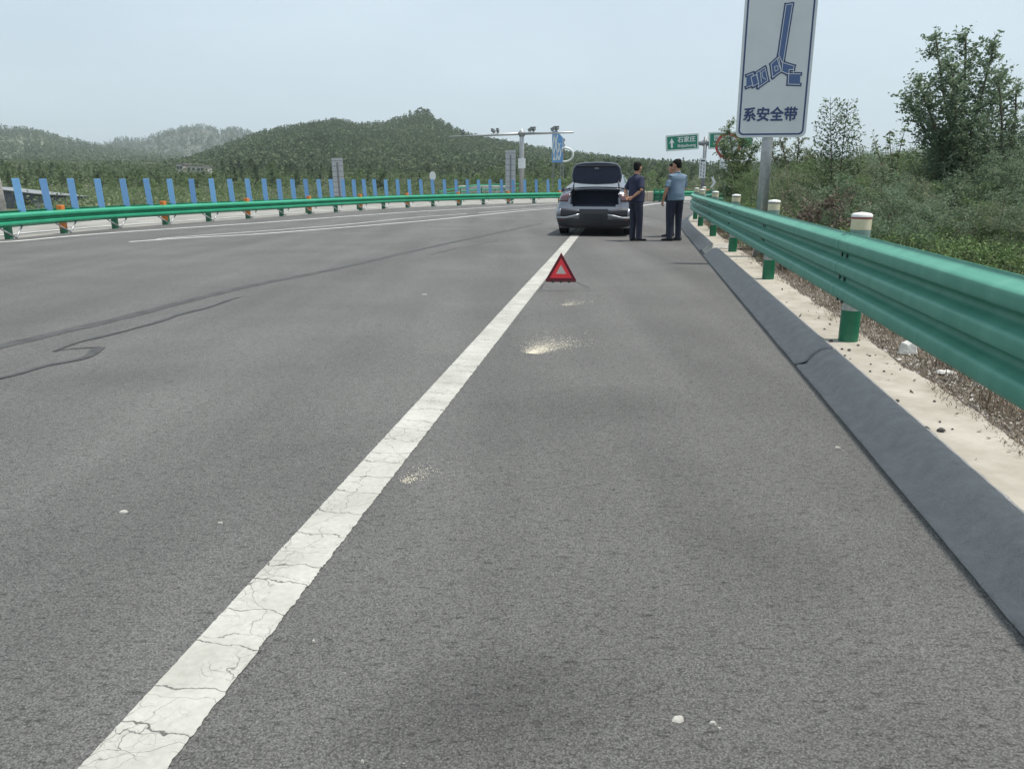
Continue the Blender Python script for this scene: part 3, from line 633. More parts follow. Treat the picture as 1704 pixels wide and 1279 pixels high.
for cx in (-.08, .08):
    for k in range(4):
        zz = .22 - k*.2 + (.03 if cx < 0 else -.04); mk.box(cx-.045, cx+.045, -.006, -.002, zz, zz+.022); mk.box(cx-.04, cx+.04, -.0065, -.002, zz-.075, zz-.055); mk.box(cx-.012, cx+.012, -.007, -.002, zz-.1, zz+.05)
mk.build('characters', M['letter_black'], n_)
# --- red ringed sign behind the leaning tree
Y3 = 34.0; c = AT(1211, 243, Y3); rs = thing('road_sign', 'round red-rimmed white sign half hidden behind the tree beside the far poles', 'road sign', (c.x, c.y, 0), R(-6)); r_ = 19.5/1280*34.6
MB().loft([(0,0,-.1), (0,0,c.z+.3)], .045, 10, side=(1,0,0)).build('pole', M['steel'], rs, smooth=True)
MB().loft([(0,-.05,c.z), (0,-.07,c.z)], r_, 40, side=(1,0,0)).build('red_ring', M['sign_red'], rs); MB().loft([(0,-.071,c.z), (0,-.076,c.z)], r_*.80, 40, side=(1,0,0)).build('white_disc', M['sign_white'], rs)
sb_ = MB(); sb_.box(-.30, -.0, -.09, -.06, c.z-r_-.42, c.z-r_-.06); sb_.build('plate', M['sign_white'], rs)
# --- chevron marker
c = AT(1187, 303, 40); cv = thing('chevron_marker', 'small white arrow marker on a thin post beyond the right guardrail', 'marker', (c.x, c.y, 0))
MB().tube((-.02,0,-.1), (-.02,0,c.z+.3), .022).build('post', M['steel'], cv)
MB().poly([(x, -.03, c.z+z) for x, z in ((-.14,.24),(-.02,.24),(.13,-.02),(-.06,-.27),(-.16,-.27),(.0,-.02))], .015, (0,1,0)).build('arrow', M['sign_white'], cv)

# --- camera gantry
Yg = 62.0; b = AT(868, 322, Yg); tp = AT(867, 222, Yg).z; cg = thing('camera_gantry', 'tall grey T-shaped pole with traffic cameras along its thin crossarm, behind the blue slats', 'gantry', (b.x, b.y, 0))
MB().loft([(0,0,-.1), (0,0,tp+.1), (0,0,tp+.35)], [.21, .17, .03], 16, side=(1,0,0)).build('pole', M['steel'], cg, smooth=True)
MB().loft([(0,0,tp-.25), (0,0,tp), (0,0,tp+.2)], [.18, .33, .15], 16, side=(1,0,0)).build('collar', M['steel_dark'], cg, smooth=True)
zl = AT(748, 228, 66).z; xl = AT(748, 228, 66).x - b.x; zr = AT(954, 220.5, 59).z; xr = AT(954, 220.5, 59).x - b.x
MB().loft([(xl,4,zl), (0,0,tp-.03)], [.055, .10], 10).build('arm', M['steel'], cg, smooth=True); MB().loft([(0,0,tp-.03), (xr,-3,zr)], [.10, .06], 10).build('arm', M['steel'], cg, smooth=True)
for px in (771, 822, 829, 882, 888, 921, 927):
    t = (px-867)/(-119) if px < 867 else (px-867)/87; e = Vector((xl,4,zl)) if px < 867 else Vector((xr,-3,zr)); p = Vector((0,0,tp-.03)).lerp(e, t)
    cbox = MB().tube((0,0,0), (0,0,.2), .025, 6).build('camera_bracket', M['steel_dark'], cg); cbox.location = p
    mb = MB().box(-.09, .09, -.26, .2, -.08, .09); mb.box(-.11, .11, -.32, .22, .09, .11); h_ = mb.build('camera', M['steel_dark'], cbox, bevel=.01); h_.location = (0, 0, .28); h_.rotation_euler = (R(-18), 0, R((px*37) % 80 - 40))
MB().box(-.28, .28, -.42, -.2, 2.2, 2.95).build('control_box', M['sign_white'], cg, bevel=.02)
# --- backs of two tall grey signs
for (x0, x1, y0, y1, Yq, lab, tl) in ((553, 575, 263, 327, 44, 'left of two tall grey slotted sign backs, above the blue slats', 3), (841, 858, 250, 318, 52, 'right of two tall grey slotted sign backs, beside the gantry pole', 0)):
    a = AT(x0, y0, Yq); d = AT(x1, y1, Yq); w = d.x-a.x; cx = (a.x+d.x)/2; h = a.z-max(d.z, .5)
    t = thing('road_sign', lab, 'road sign', (cx, Yq, 0), 0, 'grey backs of tall signs beyond the median'); t.rotation_euler = (0, R(-tl*.5), 0)
    z1 = a.z
    for sx in (-1, 1): MB().box(sx*w*.29-w*.205, sx*w*.29+w*.205, 0, .03, z1-h, z1).build('panel', M['steel'], t)
    MB().box(-w*.085, w*.085, .0, .03, z1-h*.12, z1).build('panel', M['steel'], t); MB().box(-w*.085, w*.085, .05, .08, z1-h, z1-h*.12).build('slot', M['steel_dark'], t)
    for k in range(7): MB().box(-w*.5, w*.5, -.02, -.003, z1-h*(.08+k*.14), z1-h*(.08+k*.14)+.04).build('stiffener', M['steel_dark'], t)
    MB().box(-.05, .05, .09, .19, -.1, z1-.1).build('pole', M['steel_dark'], t)
# --- small round sign among the shrubs
c = AT(720, 293, 60); t = thing('road_sign', 'small pale round sign on a short post among shrubs behind the blue slats', 'road sign', (c.x, c.y, 0))
MB().tube((0,0,-.1), (0,0,c.z), .04).build('pole', M['steel'], t); MB().loft([(0,-.03,c.z), (0,-.05,c.z)], [(.24,.34)]*2, 24, side=(1,0,0)).build('disc', M['sign_white'], t)
# --- blue board, hoop and thin mast at the far bend
c = AT(927, 250, 78); zt = AT(927, 218, 78).z; k = 78.8/1280
bb = thing('banner', 'tall blue board with pale wavy strokes standing at the far bend, right of the gantry', 'banner', (c.x, c.y, 0))
P_ = [(-8*k, 3.0), (9*k, 3.0), (9*k, zt-10*k), (3*k, zt-4*k), (0, zt), (-8*k, zt)]
MB().poly([(x, 0, z) for x, z in P_], .08, (0,1,0)).build('board', M['banner'], bb)
for x in (-6*k, 6*k): MB().box(x-.05, x+.05, .09, .19, -.1, 4.2).build('post', M['steel_dark'], bb)
wv = MB()
for x0 in (-6, -3.6, -.6, 2, 4.6):
    pts = [((x0 + 1.0*math.sin(i*.9+x0))*k, 3.2+(zt-.75-3.2 + (.4 if x0 < 0 else -.35))*i/9) for i in range(10)]
    for (xa, za), (xb, zb) in zip(pts[:-1], pts[1:]): wv.add([(xa-.05, -.004, za), (xa+.05, -.004, za), (xb+.05, -.004, zb), (xb-.05, -.004, zb)], [(0,1,2,3)])
wv.build('wavy_strokes', M['letter'], bb)
c = AT(941, 257.5, 70); hp = thing('hoop_marker', 'open pale metal hoop on a thin mast beside the blue board', 'hoop', (c.x, c.y, 0)); kk = 70.6/1280
MB().tube((-3*kk,0,-.1), (-3*kk,0,AT(938, 230, 70).z), .05, 8).build('mast', M['steel_dark'], hp)
for dz in (0, 9): MB().box(-3*kk, -1*kk, -.06, .06, AT(938, 233+dz, 70).z-.07, AT(938, 233+dz, 70).z+.07).build('fitting', M['steel_dark'], hp)
ring = MB(); pts = [((14*math.cos(a)-2)*kk, 0, c.z+10.5*math.sin(a)*kk) for a in np.linspace(-1.75, 1.75, 22)] + [(-5*kk, 0, c.z+4*kk)]
ring.loft(pts, .085, 8, side=(0,1,0)); ring.build('hoop', M['sign_white'], hp, smooth=True)
# --- column at the left edge of the photo
c = AT(4, 350, 24); t = thing('sign_column', 'weathered grey column with a green edge cut off by the left border, behind the guardrail', 'column', (c.x, c.y, 0)); zt = AT(0, 262, 24).z
MB().loft([(0,0,-.1), (-.02,0,1.3), (-.14,0,zt)], [(.15,.12),(.11,.1),(.09,.08)], 14).build('column', M['concrete_grey'], t, smooth=True)
MB().box(-.16, .0, -.17, -.11, 1.35, 1.95).build('plate', M['steel'], t); MB().box(.0, .03, -.16, -.05, 1.1, zt).build('green_edge', M['post_green'], t)
# --- far barriers where the road bends
a = G(1064, 334.5); b = G(1087, 334.5); w = (b-a).length
t = thing('barrier_panel', 'cream barrier panels with a faint reddish lattice across the far bend, between the standing men', 'barrier', a, math.atan2(b.y-a.y, b.x-a.x))
for k in range(2):
    p = MB().box(k*w/2+.015, (k+1)*w/2-.015, -.1, .1, 0, .62).build('panel', M['lattice'], t, bevel=.03); l_ = MB()
    for i in range(4):
        for j in range(5):
            x = k*w/2+.06+i*w/8.6; z = .06+j*.11; l_.add([(x-.03, -.104, z), (x, -.104, z-.045), (x+.03, -.104, z), (x, -.104, z+.045)], [(0,1,2,3)])
    l_.build('lattice_marks', mat('lattice_red', (.36,.14,.09), .7), p)
a = G(1088, 335.5); b = G(1118, 336.5); w = (b-a).length
t = thing('gate_barrier', 'green railed barrier across the far bend, just left of the man in the blue shirt', 'barrier', a, math.atan2(b.y-a.y, b.x-a.x))
for z in (.50, .67): MB().box(0, w, -.05, .03, z, z+.10).build('rail', M['rail_left'], t)
for x in (0, w*.33, w*.66, w): MB().box(x-.04, x+.04, -.04, .04, 0, .80).build('post', M['post_green'], t)
for z in (.1, .25): MB().box(.05, w*.55, -.03, .0, z, z+.05).build('rail', M['rail_left'], t)
MB().box(0, w, .04, .07, .05, .5).build('panel', M['post_green'], t)
# green rails climbing beyond the median and a pale parapet
a = AT(775, 322, 66); b = AT(832, 322, 68); t = MB(); t.box(0, (b-a).length, 0, .3, -.1, AT(800, 309, 67).z).box(-.6, 0, .02, .28, -.1, .9)
o = t.build('parapet', M['wall'], bevel=.05); o.location = (a.x, a.y, 0); tag(o, 'low pale concrete parapet seen between the blue slats left of the gantry', 'wall')
t = thing('guardrail', 'thin far green railing sloping up to the pale parapet behind the slats', 'guardrail', AT(730, 322, 60) * 1); t.location.z = 0
for z in (.45, .8): MB().loft([(0,0,z*.6), (2.6,1.5,z+.15), (6.4,3,z+.25)], .05, 6).build('rail', M['rail_left'], t)
for x in (0, 1.6, 3.2, 4.8, 6.4): MB().box(x-.04, x+.04, x*.47-.04, x*.47+.04, -.1, .6+x*.08).build('post', M['post_green'], t)

# ------------------------------------------------------------------ buildings left
c = AT(26, 330, 40); d = AT(58, 330, 40)
t = thing('shed', 'dark grey sheet metal shed with a pale sloping roof edge behind the first blue slats', 'shed', (c.x, c.y, 0)); w = d.x-c.x
z1 = AT(26, 318.5, 40).z; z2 = AT(58, 323, 40).z
mb = MB(); mb.add([(-3,0,-.2),(w,0,-.2),(w,0,z2),(-3,0,z1+.35),(-3,5,-.2),(w,5,-.2),(w,5,z2-.25),(-3,5,z1+.1)], [(0,1,2,3),(5,4,7,6),(1,5,6,2),(4,0,3,7)]); mb.build('wall', M['shed'], t)
mb = MB(); mb.add([(-3.1,-.2,z1+.36),(w+.15,-.2,z2+.0),(w+.15,5.2,z2-.26),(-3.1,5.2,z1+.09),(-3.1,-.2,z1+.40),(w+.15,-.2,z2+.04),(w+.15,5.2,z2-.22),(-3.1,5.2,z1+.13)], [(0,3,2,1),(4,5,6,7),(0,1,5,4),(1,2,6,5),(2,3,7,6),(3,0,4,7)]); mb.build('roof', M['steel_dark'], t)
for x in (-1.6, .35): MB().box(x, x+.4, -.02, .0, .1, .42).build('window', M['window'], t)
c = AT(318, 277, 190); z0 = ground_z(np.array([c.x]), np.array([c.y]))[0]
t = thing('farmhouse', 'pale flat-roofed farm buildings low on the hillside left of the main hill', 'house', (c.x, c.y, c.z)); k = 197/1280
for x0, x1, zt, zb in ((-23, -13, 3.5, -3), (-8, 8, 1, -4), (8, 20, .6, -4.5)):
    x0 *= k; x1 *= k; zt *= k; zb *= k
    MB().box(x0, x1, 0, 5, min(zb, -3), zt).build('wall', M['wall'], t); MB().box(x0-.2, x1+.2, -.2, 5.2, zt, zt+.18).build('roof', M['roof'], t)
    for i in range(2): xx = x0+(x1-x0)*(.25+.45*i); MB().box(xx-.3, xx+.3, -.03, 0, zt-1.1, zt-.5).build('window', M['window'], t)

# ================================================================== warning triangle
c = G(933, 484); t = thing('warning_triangle', 'red reflective warning triangle on thin wire legs beside the white line', 'warning triangle', c, R(-3))
Wt, Ht, z0 = .39, .345, .128
def tri(w, h, zb, y): return [(-w/2, y, zb), (w/2, y, zb), (0, y, zb+h)]
def triring(mb, a, b, th):
    n = Vector((0, th, 0)); o = [Vector(p) for p in a]; i = [Vector(p) for p in b]; vs = o + i + [p+n for p in o] + [p+n for p in i]
    fs = []
    for k in range(3):
        k2 = (k+1) % 3; fs += [(k,k2,3+k2,3+k), (6+k,9+k,9+k2,6+k2), (k,6+k,6+k2,k2), (3+k,3+k2,9+k2,9+k)]
    return mb.add(vs, fs)
triring(MB(), tri(Wt, Ht, z0, -.012), tri(Wt-.115, Ht-.098, z0+.034, -.012), .024).build('frame', M['red_dark'], t, bevel=.004)
triring(MB(), tri(Wt-.113, Ht-.096, z0+.034, -.006), tri(.135, .12, z0+.082, -.006), .012).build('reflector', M['red_reflective'], t)
triring(MB(), tri(.135, .12, z0+.082, -.010), tri(.118, .105, z0+.087, -.010), .016).build('inner_edge', M['red_line'], t)
MB().tube((-Wt/2+.01, 0, z0-.010), (Wt/2-.01, 0, z0-.010), .008).build('base_bar', M['red_dark'], t, smooth=True)
for x in (-.1, 0, .1): MB().box(x-.012, x+.012, -.012, .012, z0-.026, z0-.002).build('clip', M['wire'], t)
for p, q_ in (((Wt/2-.01,0,z0-.012), (.36,-.06,.002)), ((Wt/2-.01,0,z0-.012), (.37,.26,.002)), ((-Wt/2+.01,0,z0-.012), (-.27,-.10,.002)), ((-Wt/2+.01,0,z0-.012), (-.25,.22,.002))):
    MB().tube(p, q_, .0022, 6).build('leg', M['wire'], t)

# ================================================================== car with its boot open
CARP = (1.985, 19.15, 0); car = thing('parked_car', 'silver grey saloon car with its boot lid open, stopped astride the white line', 'car', CARP, R(-10.5))
HW, DP = .925, .42
def ip(v, tb): return float(np.interp(v, [a for a, b in tb], [b for a, b in tb]))
inset = [(.18, -.07), (.30, -.03), (.45, 0), (.62, 0), (.80, -.025), (.95, -.075), (1.04, -.13)]
back_ = [(.18, .12), (.30, .05), (.40, .0), (.50, -.01), (.62, .0), (.70, .03), (.82, .06), (.95, .085), (1.04, .16)]
def th_of(x, z): w = HW + ip(z, inset); u = min(1, abs(x)/w); return math.copysign(math.asin(u**2.3), x)
def fpt(th, z, off=0):
    w = HW + ip(z, inset) + off; s_, c_ = math.sin(th), math.cos(th); e = 1/2.3
    return (w*math.copysign(abs(s_)**e, s_), ip(z, back_) - off + (DP+off)*(1-abs(c_)**e), z)
def patch(mb, ths, zs, off=0.0, hole=None, zshape=None):
    n = len(zs); base = len(mb.v)
    for th in ths:
        for z in zs: mb.v.append(fpt(th, z if zshape is None else zshape(th, z), off))
    for i in range(len(ths)-1):
        for j in range(n-1):
            cx = fpt((ths[i]+ths[i+1])/2, (zs[j]+zs[j+1])/2)
            if hole and hole(cx[0], cx[2]): continue
            mb.f.append((base+i*n+j, base+i*n+j+1, base+(i+1)*n+j+1, base+(i+1)*n+j)); mb.mi.append(0)
    return mb
def xs_to_th(x0, x1, n, z=.6): return [th_of(x0+(x1-x0)*k/n, z) for k in range(n+1)]
ths = sorted(set([round(v, 4) for v in np.linspace(-math.pi/2, math.pi/2, 41)] + [round(th_of(s_*x, .8), 4) for s_ in (-1, 1) for x in (.60, .52, .40, .2, .1)]))
body = MB(); zs = [.19, .25, .32, .38, .46, .54, .62, .68, .705, .76, .84, .92, .98, 1.02, 1.04]
patch(body, ths, zs, 0, lambda x, z: abs(x) < .60 - max(0, (.84-z))*.75 and z > .705)
# sides and deck
st = [(.42, .0, 1.055), (.75, .0, 1.09), (1.3, .01, 1.06), (2.0, .012, .99), (2.8, .01, .96), (3.6, 0, .93), (4.1, -.03, .84), (4.45, -.12, .74), (4.68, -.30, .62), (4.76, -.48, .50)]
rows = []
for y, dw, zs_ in st:
    k = (zs_-.2)/.86; half = []
    for z in (.2, .28, .36, .46, .56, .66, .78, .88, .97, 1.04):
        zz = .2 + (z-.2)*k*.97 if y > 3.4 else min(z, 9) ; half.append((HW+dw+ip(z, inset), y, min(zz, zs_) if y > 3.4 else (z if z < .95 else .95 + (z-.95)/.09*(zs_-.95)) if zs_ > .95 else z*zs_/1.04*.999+.0002))
    half.append((.60 if y < 3.5 else max(.1, HW+dw-.3), y, zs_+.02)); half.append((.30, y, zs_+.035)); half.append((0, y, zs_+.04))
    full = [(-x, yy, z) for x, yy, z in half] + [(x, yy, z) for x, yy, z in half[:-1][::-1]]; rows.append(full)
n = len(rows[0]); b0 = len(body.v)
for r in rows: body.v += r
for i in range(len(rows)-1):
    for j in range(n-1):
        cx = sum(rows[a][b_][0] for a, b_ in ((i,j),(i,j+1),(i+1,j),(i+1,j+1)))/4
        if i == 0 and abs(cx) < .58 and rows[i][j][2] > 1.04: continue
        if .5 < i < 5 and abs(cx) < .55 and rows[i][j][2] > .9: continue
        body.f.append((b0+i*n+j, b0+i*n+j+1, b0+(i+1)*n+j+1, b0+(i+1)*n+j)); body.mi.append(0)
body.f.append(tuple(range(b0+(len(rows)-1)*n, b0+len(rows)*n))); body.mi.append(0)
for s_ in (-1, 1):                                          # deck shoulders either side of the opening
    body.add([(s_*.60, .17, 1.035), (s_*.79, .27, 1.035), (s_*.85, .42, 1.04), (s_*.60, .42, 1.072)], [(0, 1, 2, 3)])
bo = body.build('body', M['car'], car, smooth=True); so_ = bo.modifiers.new('s', 'SOLIDIFY'); so_.thickness = .012; so_.offset = -1; e = bo.modifiers.new('n', 'EDGE_SPLIT'); e.split_angle = R(32)
# boot well
bw = MB(); bw.add([(-.60,.10,.70),(.60,.10,.70),(.60,1.15,.52),(-.60,1.15,.52),(-.62,.12,1.03),(.62,.12,1.03),(.62,1.15,1.08),(-.62,1.15,1.08)], [(3,2,1,0),(2,3,7,6),(0,4,7,3),(1,2,6,5)])
bw.box(-.5, .5, .35, .37, .70, .74); bw.build('boot_well', M['car_lining'], car)
MB().box(-.57, .57, .045, .12, .690, .712).build('sill_trim', M['car_dark'], car, bevel=.008)
# boot lid standing open
lid = MB(); LW = .60
out = [(-LW, 0), (-LW-.03, .16), (-LW+.015, .36), (-LW+.10, .455), (-.30, .485), (0, .495), (.30, .485), (LW-.10, .455), (LW-.015, .36), (LW+.03, .16), (LW, 0), (.4, -.035), (0, -.055), (-.4, -.035)]
out = [(x, z) for x, z in out]
lt = bpy.data.objects.new('lid', None)
lm = MB(); lm.poly([(x, .0, z) for x, z in out], .035, (0, 1, 0)); lo = lm.build('boot_lid', M['car'], car, bevel=.012); lo.location = (0, .66, 1.275); lo.rotation_euler = (R(9), 0, 0)
lm = MB(); lm.poly([(x*.955, -.02, .22+(z-.22)*.93) for x, z in out], .02, (0, 1, 0)); lm.build('lid_lining', M['car_lining'], lo, bevel=.008)
MB().box(-.52, .52, -.05, -.018, .395, .425).build('lid_rib', M['car_dark'], lo, bevel=.01); MB().box(-.05, .05, -.05, -.018, .33, .37).build('latch', M['steel_dark'], lo)
for s_ in (-1, 1): MB().loft([(s_*.56, .70, .98), (s_*.57, .60, 1.08), (s_*.56, .56, 1.20), (s_*.54, .64, 1.34)], .018, 8).build('hinge_arm', M['car_dark'], car, smooth=True)
# greenhouse
gh = [(.72, 1.10, .84, 1.13, .80), (1.10, 1.09, .83, 1.27, .66), (1.55, 1.07, .85, 1.395, .60), (2.0, 1.0, .87, 1.45, .585), (2.5, .98, .88, 1.465, .59), (2.95, .97, .87, 1.43, .60), (3.35, .95, .86, 1.22, .66), (3.80, .93, .84, .96, .80)]
side, roof, gl, rg, ws = MB(), MB(), MB(), MB(), MB()
for s_ in (-1, 1):
    for i in range(len(gh)-1):
        (y0, b0_, w0, r0, t0), (y1, b1_, w1, r1, t1) = gh[i], gh[i+1]
        A0, A1, B0, B1 = Vector((s_*w0, y0, b0_)), Vector((s_*w1, y1, b1_)), Vector((s_*t0, y0, r0)), Vector((s_*t1, y1, r1))
        C0, C1 = Vector((s_*.50 if 0 < i < 6 else s_*t0*.8, y0, r0+.02)), Vector((s_*.50 if i < 5 else s_*t1*.8, y1, r1+.02))
        if i in (0, 1): side.add([A0, A1, B1, B0], [(0,1,2,3)])
        else:
            for p, q_, m_ in ((0, .14, side), (.14, .86, gl), (.86, 1, side)):
                m_.add([A0.lerp(B0, p), A1.lerp(B1, p), A1.lerp(B1, q_), A0.lerp(B0, q_)], [(0,1,2,3)])
        side.add([B0, B1, C1, C0], [(0,1,2,3)])
for i in range(len(gh)-1):
    (y0, _, _, r0, t0), (y1, _, _, r1, t1) = gh[i], gh[i+1]
    h0 = .50 if 0 < i < 6 else t0*.8; h1 = .50 if i < 5 else t1*.8
    m_ = rg if i < 2 else ws if i > 4 else roof
    for a, b_ in ((-1, -.5), (-.5, 0), (0, .5), (.5, 1)):
        crown = lambda f: .02 + .025*(1-f*f)
        m_.add([(a*h0, y0-.05*(1-a*a)*(i == 0), r0+crown(a)), (b_*h0, y0-.05*(1-b_*b_)*(i == 0), r0+crown(b_)), (b_*h1, y1, r1+crown(b_)), (a*h1, y1, r1+crown(a))], [(0,1,2,3)])
ro = MB(); ro.v, ro.f, ro.mi = side.v, side.f, side.mi; ro.add(roof.v, roof.f)
r2 = ro.build('roof', M['car'], car, smooth=True); e = r2.modifiers.new('n', 'EDGE_SPLIT'); e.split_angle = R(30)
gl.build('side_window', M['glass'], car); rg.build('rear_window', M['glass_light'], car, smooth=True); ws.build('windscreen', M['glass'], car, smooth=True)
MB().box(-.72, .72, .66, 1.10, .60, .66).build('parcel_shelf', M['car_dark'], car)
MB().loft([(-.78,.70,1.075),(-.55,.62,1.115),(0,.58,1.135),(.55,.62,1.115),(.78,.70,1.075)], .018, 8).build('hinge_cover', M['car'], car, smooth=True)
# rear details hugging the fascia
def tp(name, s_, x0, x1, z0, z1, off, m, n=10, nz=3, shape=None, wrap=None):
    a, b_ = th_of(s_*x0, (z0+z1)/2), (s_*wrap if wrap else th_of(s_*x1, (z0+z1)/2)); l_ = [a+(b_-a)*k/n for k in range(n+1)]
    p = patch(MB(), sorted(l_), [z0+(z1-z0)*k/nz for k in range(nz+1)], off, None, shape).build(name, M[m], car, smooth=True)
    q_ = p.modifiers.new('s', 'SOLIDIFY'); q_.thickness = .012; q_.offset = 0; return p
for s_ in (-1, 1):
    lamp = tp('tail_lamp', s_, .62, .9, .835, .985, .008, 'lamp', 14, 4, lambda th, z: z + .03*(1-abs(math.sin(th))**3)*(1 if z > .9 else -.3), wrap=1.555)
    tp('vent', s_, .30, .88, .475, .665, .004, 'car_dark', 14, 4, lambda th, z: z + (.06 if z < .55 else 0)*max(0, 1-abs(math.sin(th))*1.9) - (.05 if z > .6 else 0)*max(0, 1-abs(math.sin(th))*2.2), wrap=1.50)
    tp('bumper_lip', s_, .33, .9, .425, .462, .030, 'chrome', 14, 2, lambda th, z: z + .10*max(0, 1-abs(math.sin(th))*2.3), wrap=1.50)
    tp('vent_edge', s_, .80, .9, .455, .66, .020, 'chrome' if s_ > 0 else 'car', 6, 2, None, wrap=1.53).scale = (1, 1, 1)
    MB().loft([(s_*.40, .10, .31), (s_*.62, .13, .31)], [(.028,.02)]*2, 10).build('exhaust_trim', M['car_dark'], car, smooth=True)
    mx_ = MB(); mx_.loft([(s_*.90, 2.98, 1.0), (s_*1.0, 2.96, 1.06), (s_*1.10, 2.97, 1.05), (s_*1.13, 2.98, 1.02)], [(.03,.03),(.09,.05),(.095,.055),(.03,.03)], 12); mx_.build('mirror', M['car_dark'], car, smooth=True)
    for y in (1.02, 3.82):
        ar = MB(); n_ = 20; pts = [(s_*(HW+.006), y+.40*math.cos(a), .345+.40*math.sin(a)) for a in np.linspace(-.35, math.pi+.35, n_)]; ar.poly(pts, .006, (s_*1, 0, 0)); ar.build('wheel_arch', M['car_dark'], car)
        cx = s_*(HW-.10); w_ = MB()
        w_.loft([(cx-.115, y, .335), (cx-.10, y, .335), (cx+.10, y, .335), (cx+.115, y, .335)], [.30, .335, .335, .30], 36); wo_ = w_.build('wheel', M['tyre'], car, smooth=True); e = wo_.modifiers.new('n', 'EDGE_SPLIT'); e.split_angle = R(40)
        rm = MB(); X_ = cx + s_*.118; rm.loft([(X_-.01, y, .335), (X_+s_*.004, y, .335)], [.20, .225], 30)
        ri = rm.build('rim', M['car_dark'], wo_); sp_ = MB()
        for k in range(5):
            a = k*2*math.pi/5; d = Vector((0, math.cos(a), math.sin(a))); p0 = Vector((X_+s_*.012, y, .335)); sp_.loft([p0+d*.03, p0+d*.215], [(.012,.035),(.008,.022)], 8, side=(1,0,0))
        sp_.loft([(X_, y, .335), (X_+s_*.018, y, .335)], .045, 16); sp_.build('spokes', M['rim'], wo_)
tp('rear_diffuser', 1, -.90, .90, .20, .425, .012, 'car_dark', 30, 4, lambda th, z: z if z > .35 else z + .10*max(0, abs(math.sin(th))-.45))
p = patch(MB(), xs_to_th(-.34, .34, 8), [.36, .45, .55, .655], .022, None, None).build('plate_recess', M['car_dark'], car, smooth=True)
p = MB().box(-.22, .22, -.045, -.034, .42, .56).build('number_plate', mat('dark_plate', (.018,.020,.026), .6), car, bevel=.006)
for s_ in (-1, 1): MB().box(s_*.78-.07, s_*.78+.07, .02, .04, .38, .41).build('rear_reflector', M['lamp'], car)
MB().box(-.80, .80, .5, 4.4, .17, .22).build('underbody', M['car_dark'], car)
tp('front_bumper', 1, -.1, .1, .3, .31, -.2, 'car_dark', 2, 1)
for s_ in (-1, 1): MB().loft([(s_*.50, 4.66, .62), (s_*.74, 4.52, .64), (s_*.86, 4.30, .68)], [(.05,.03),(.06,.04),(.03,.02)], 8).build('headlight', M['glass_light'], car, smooth=True)

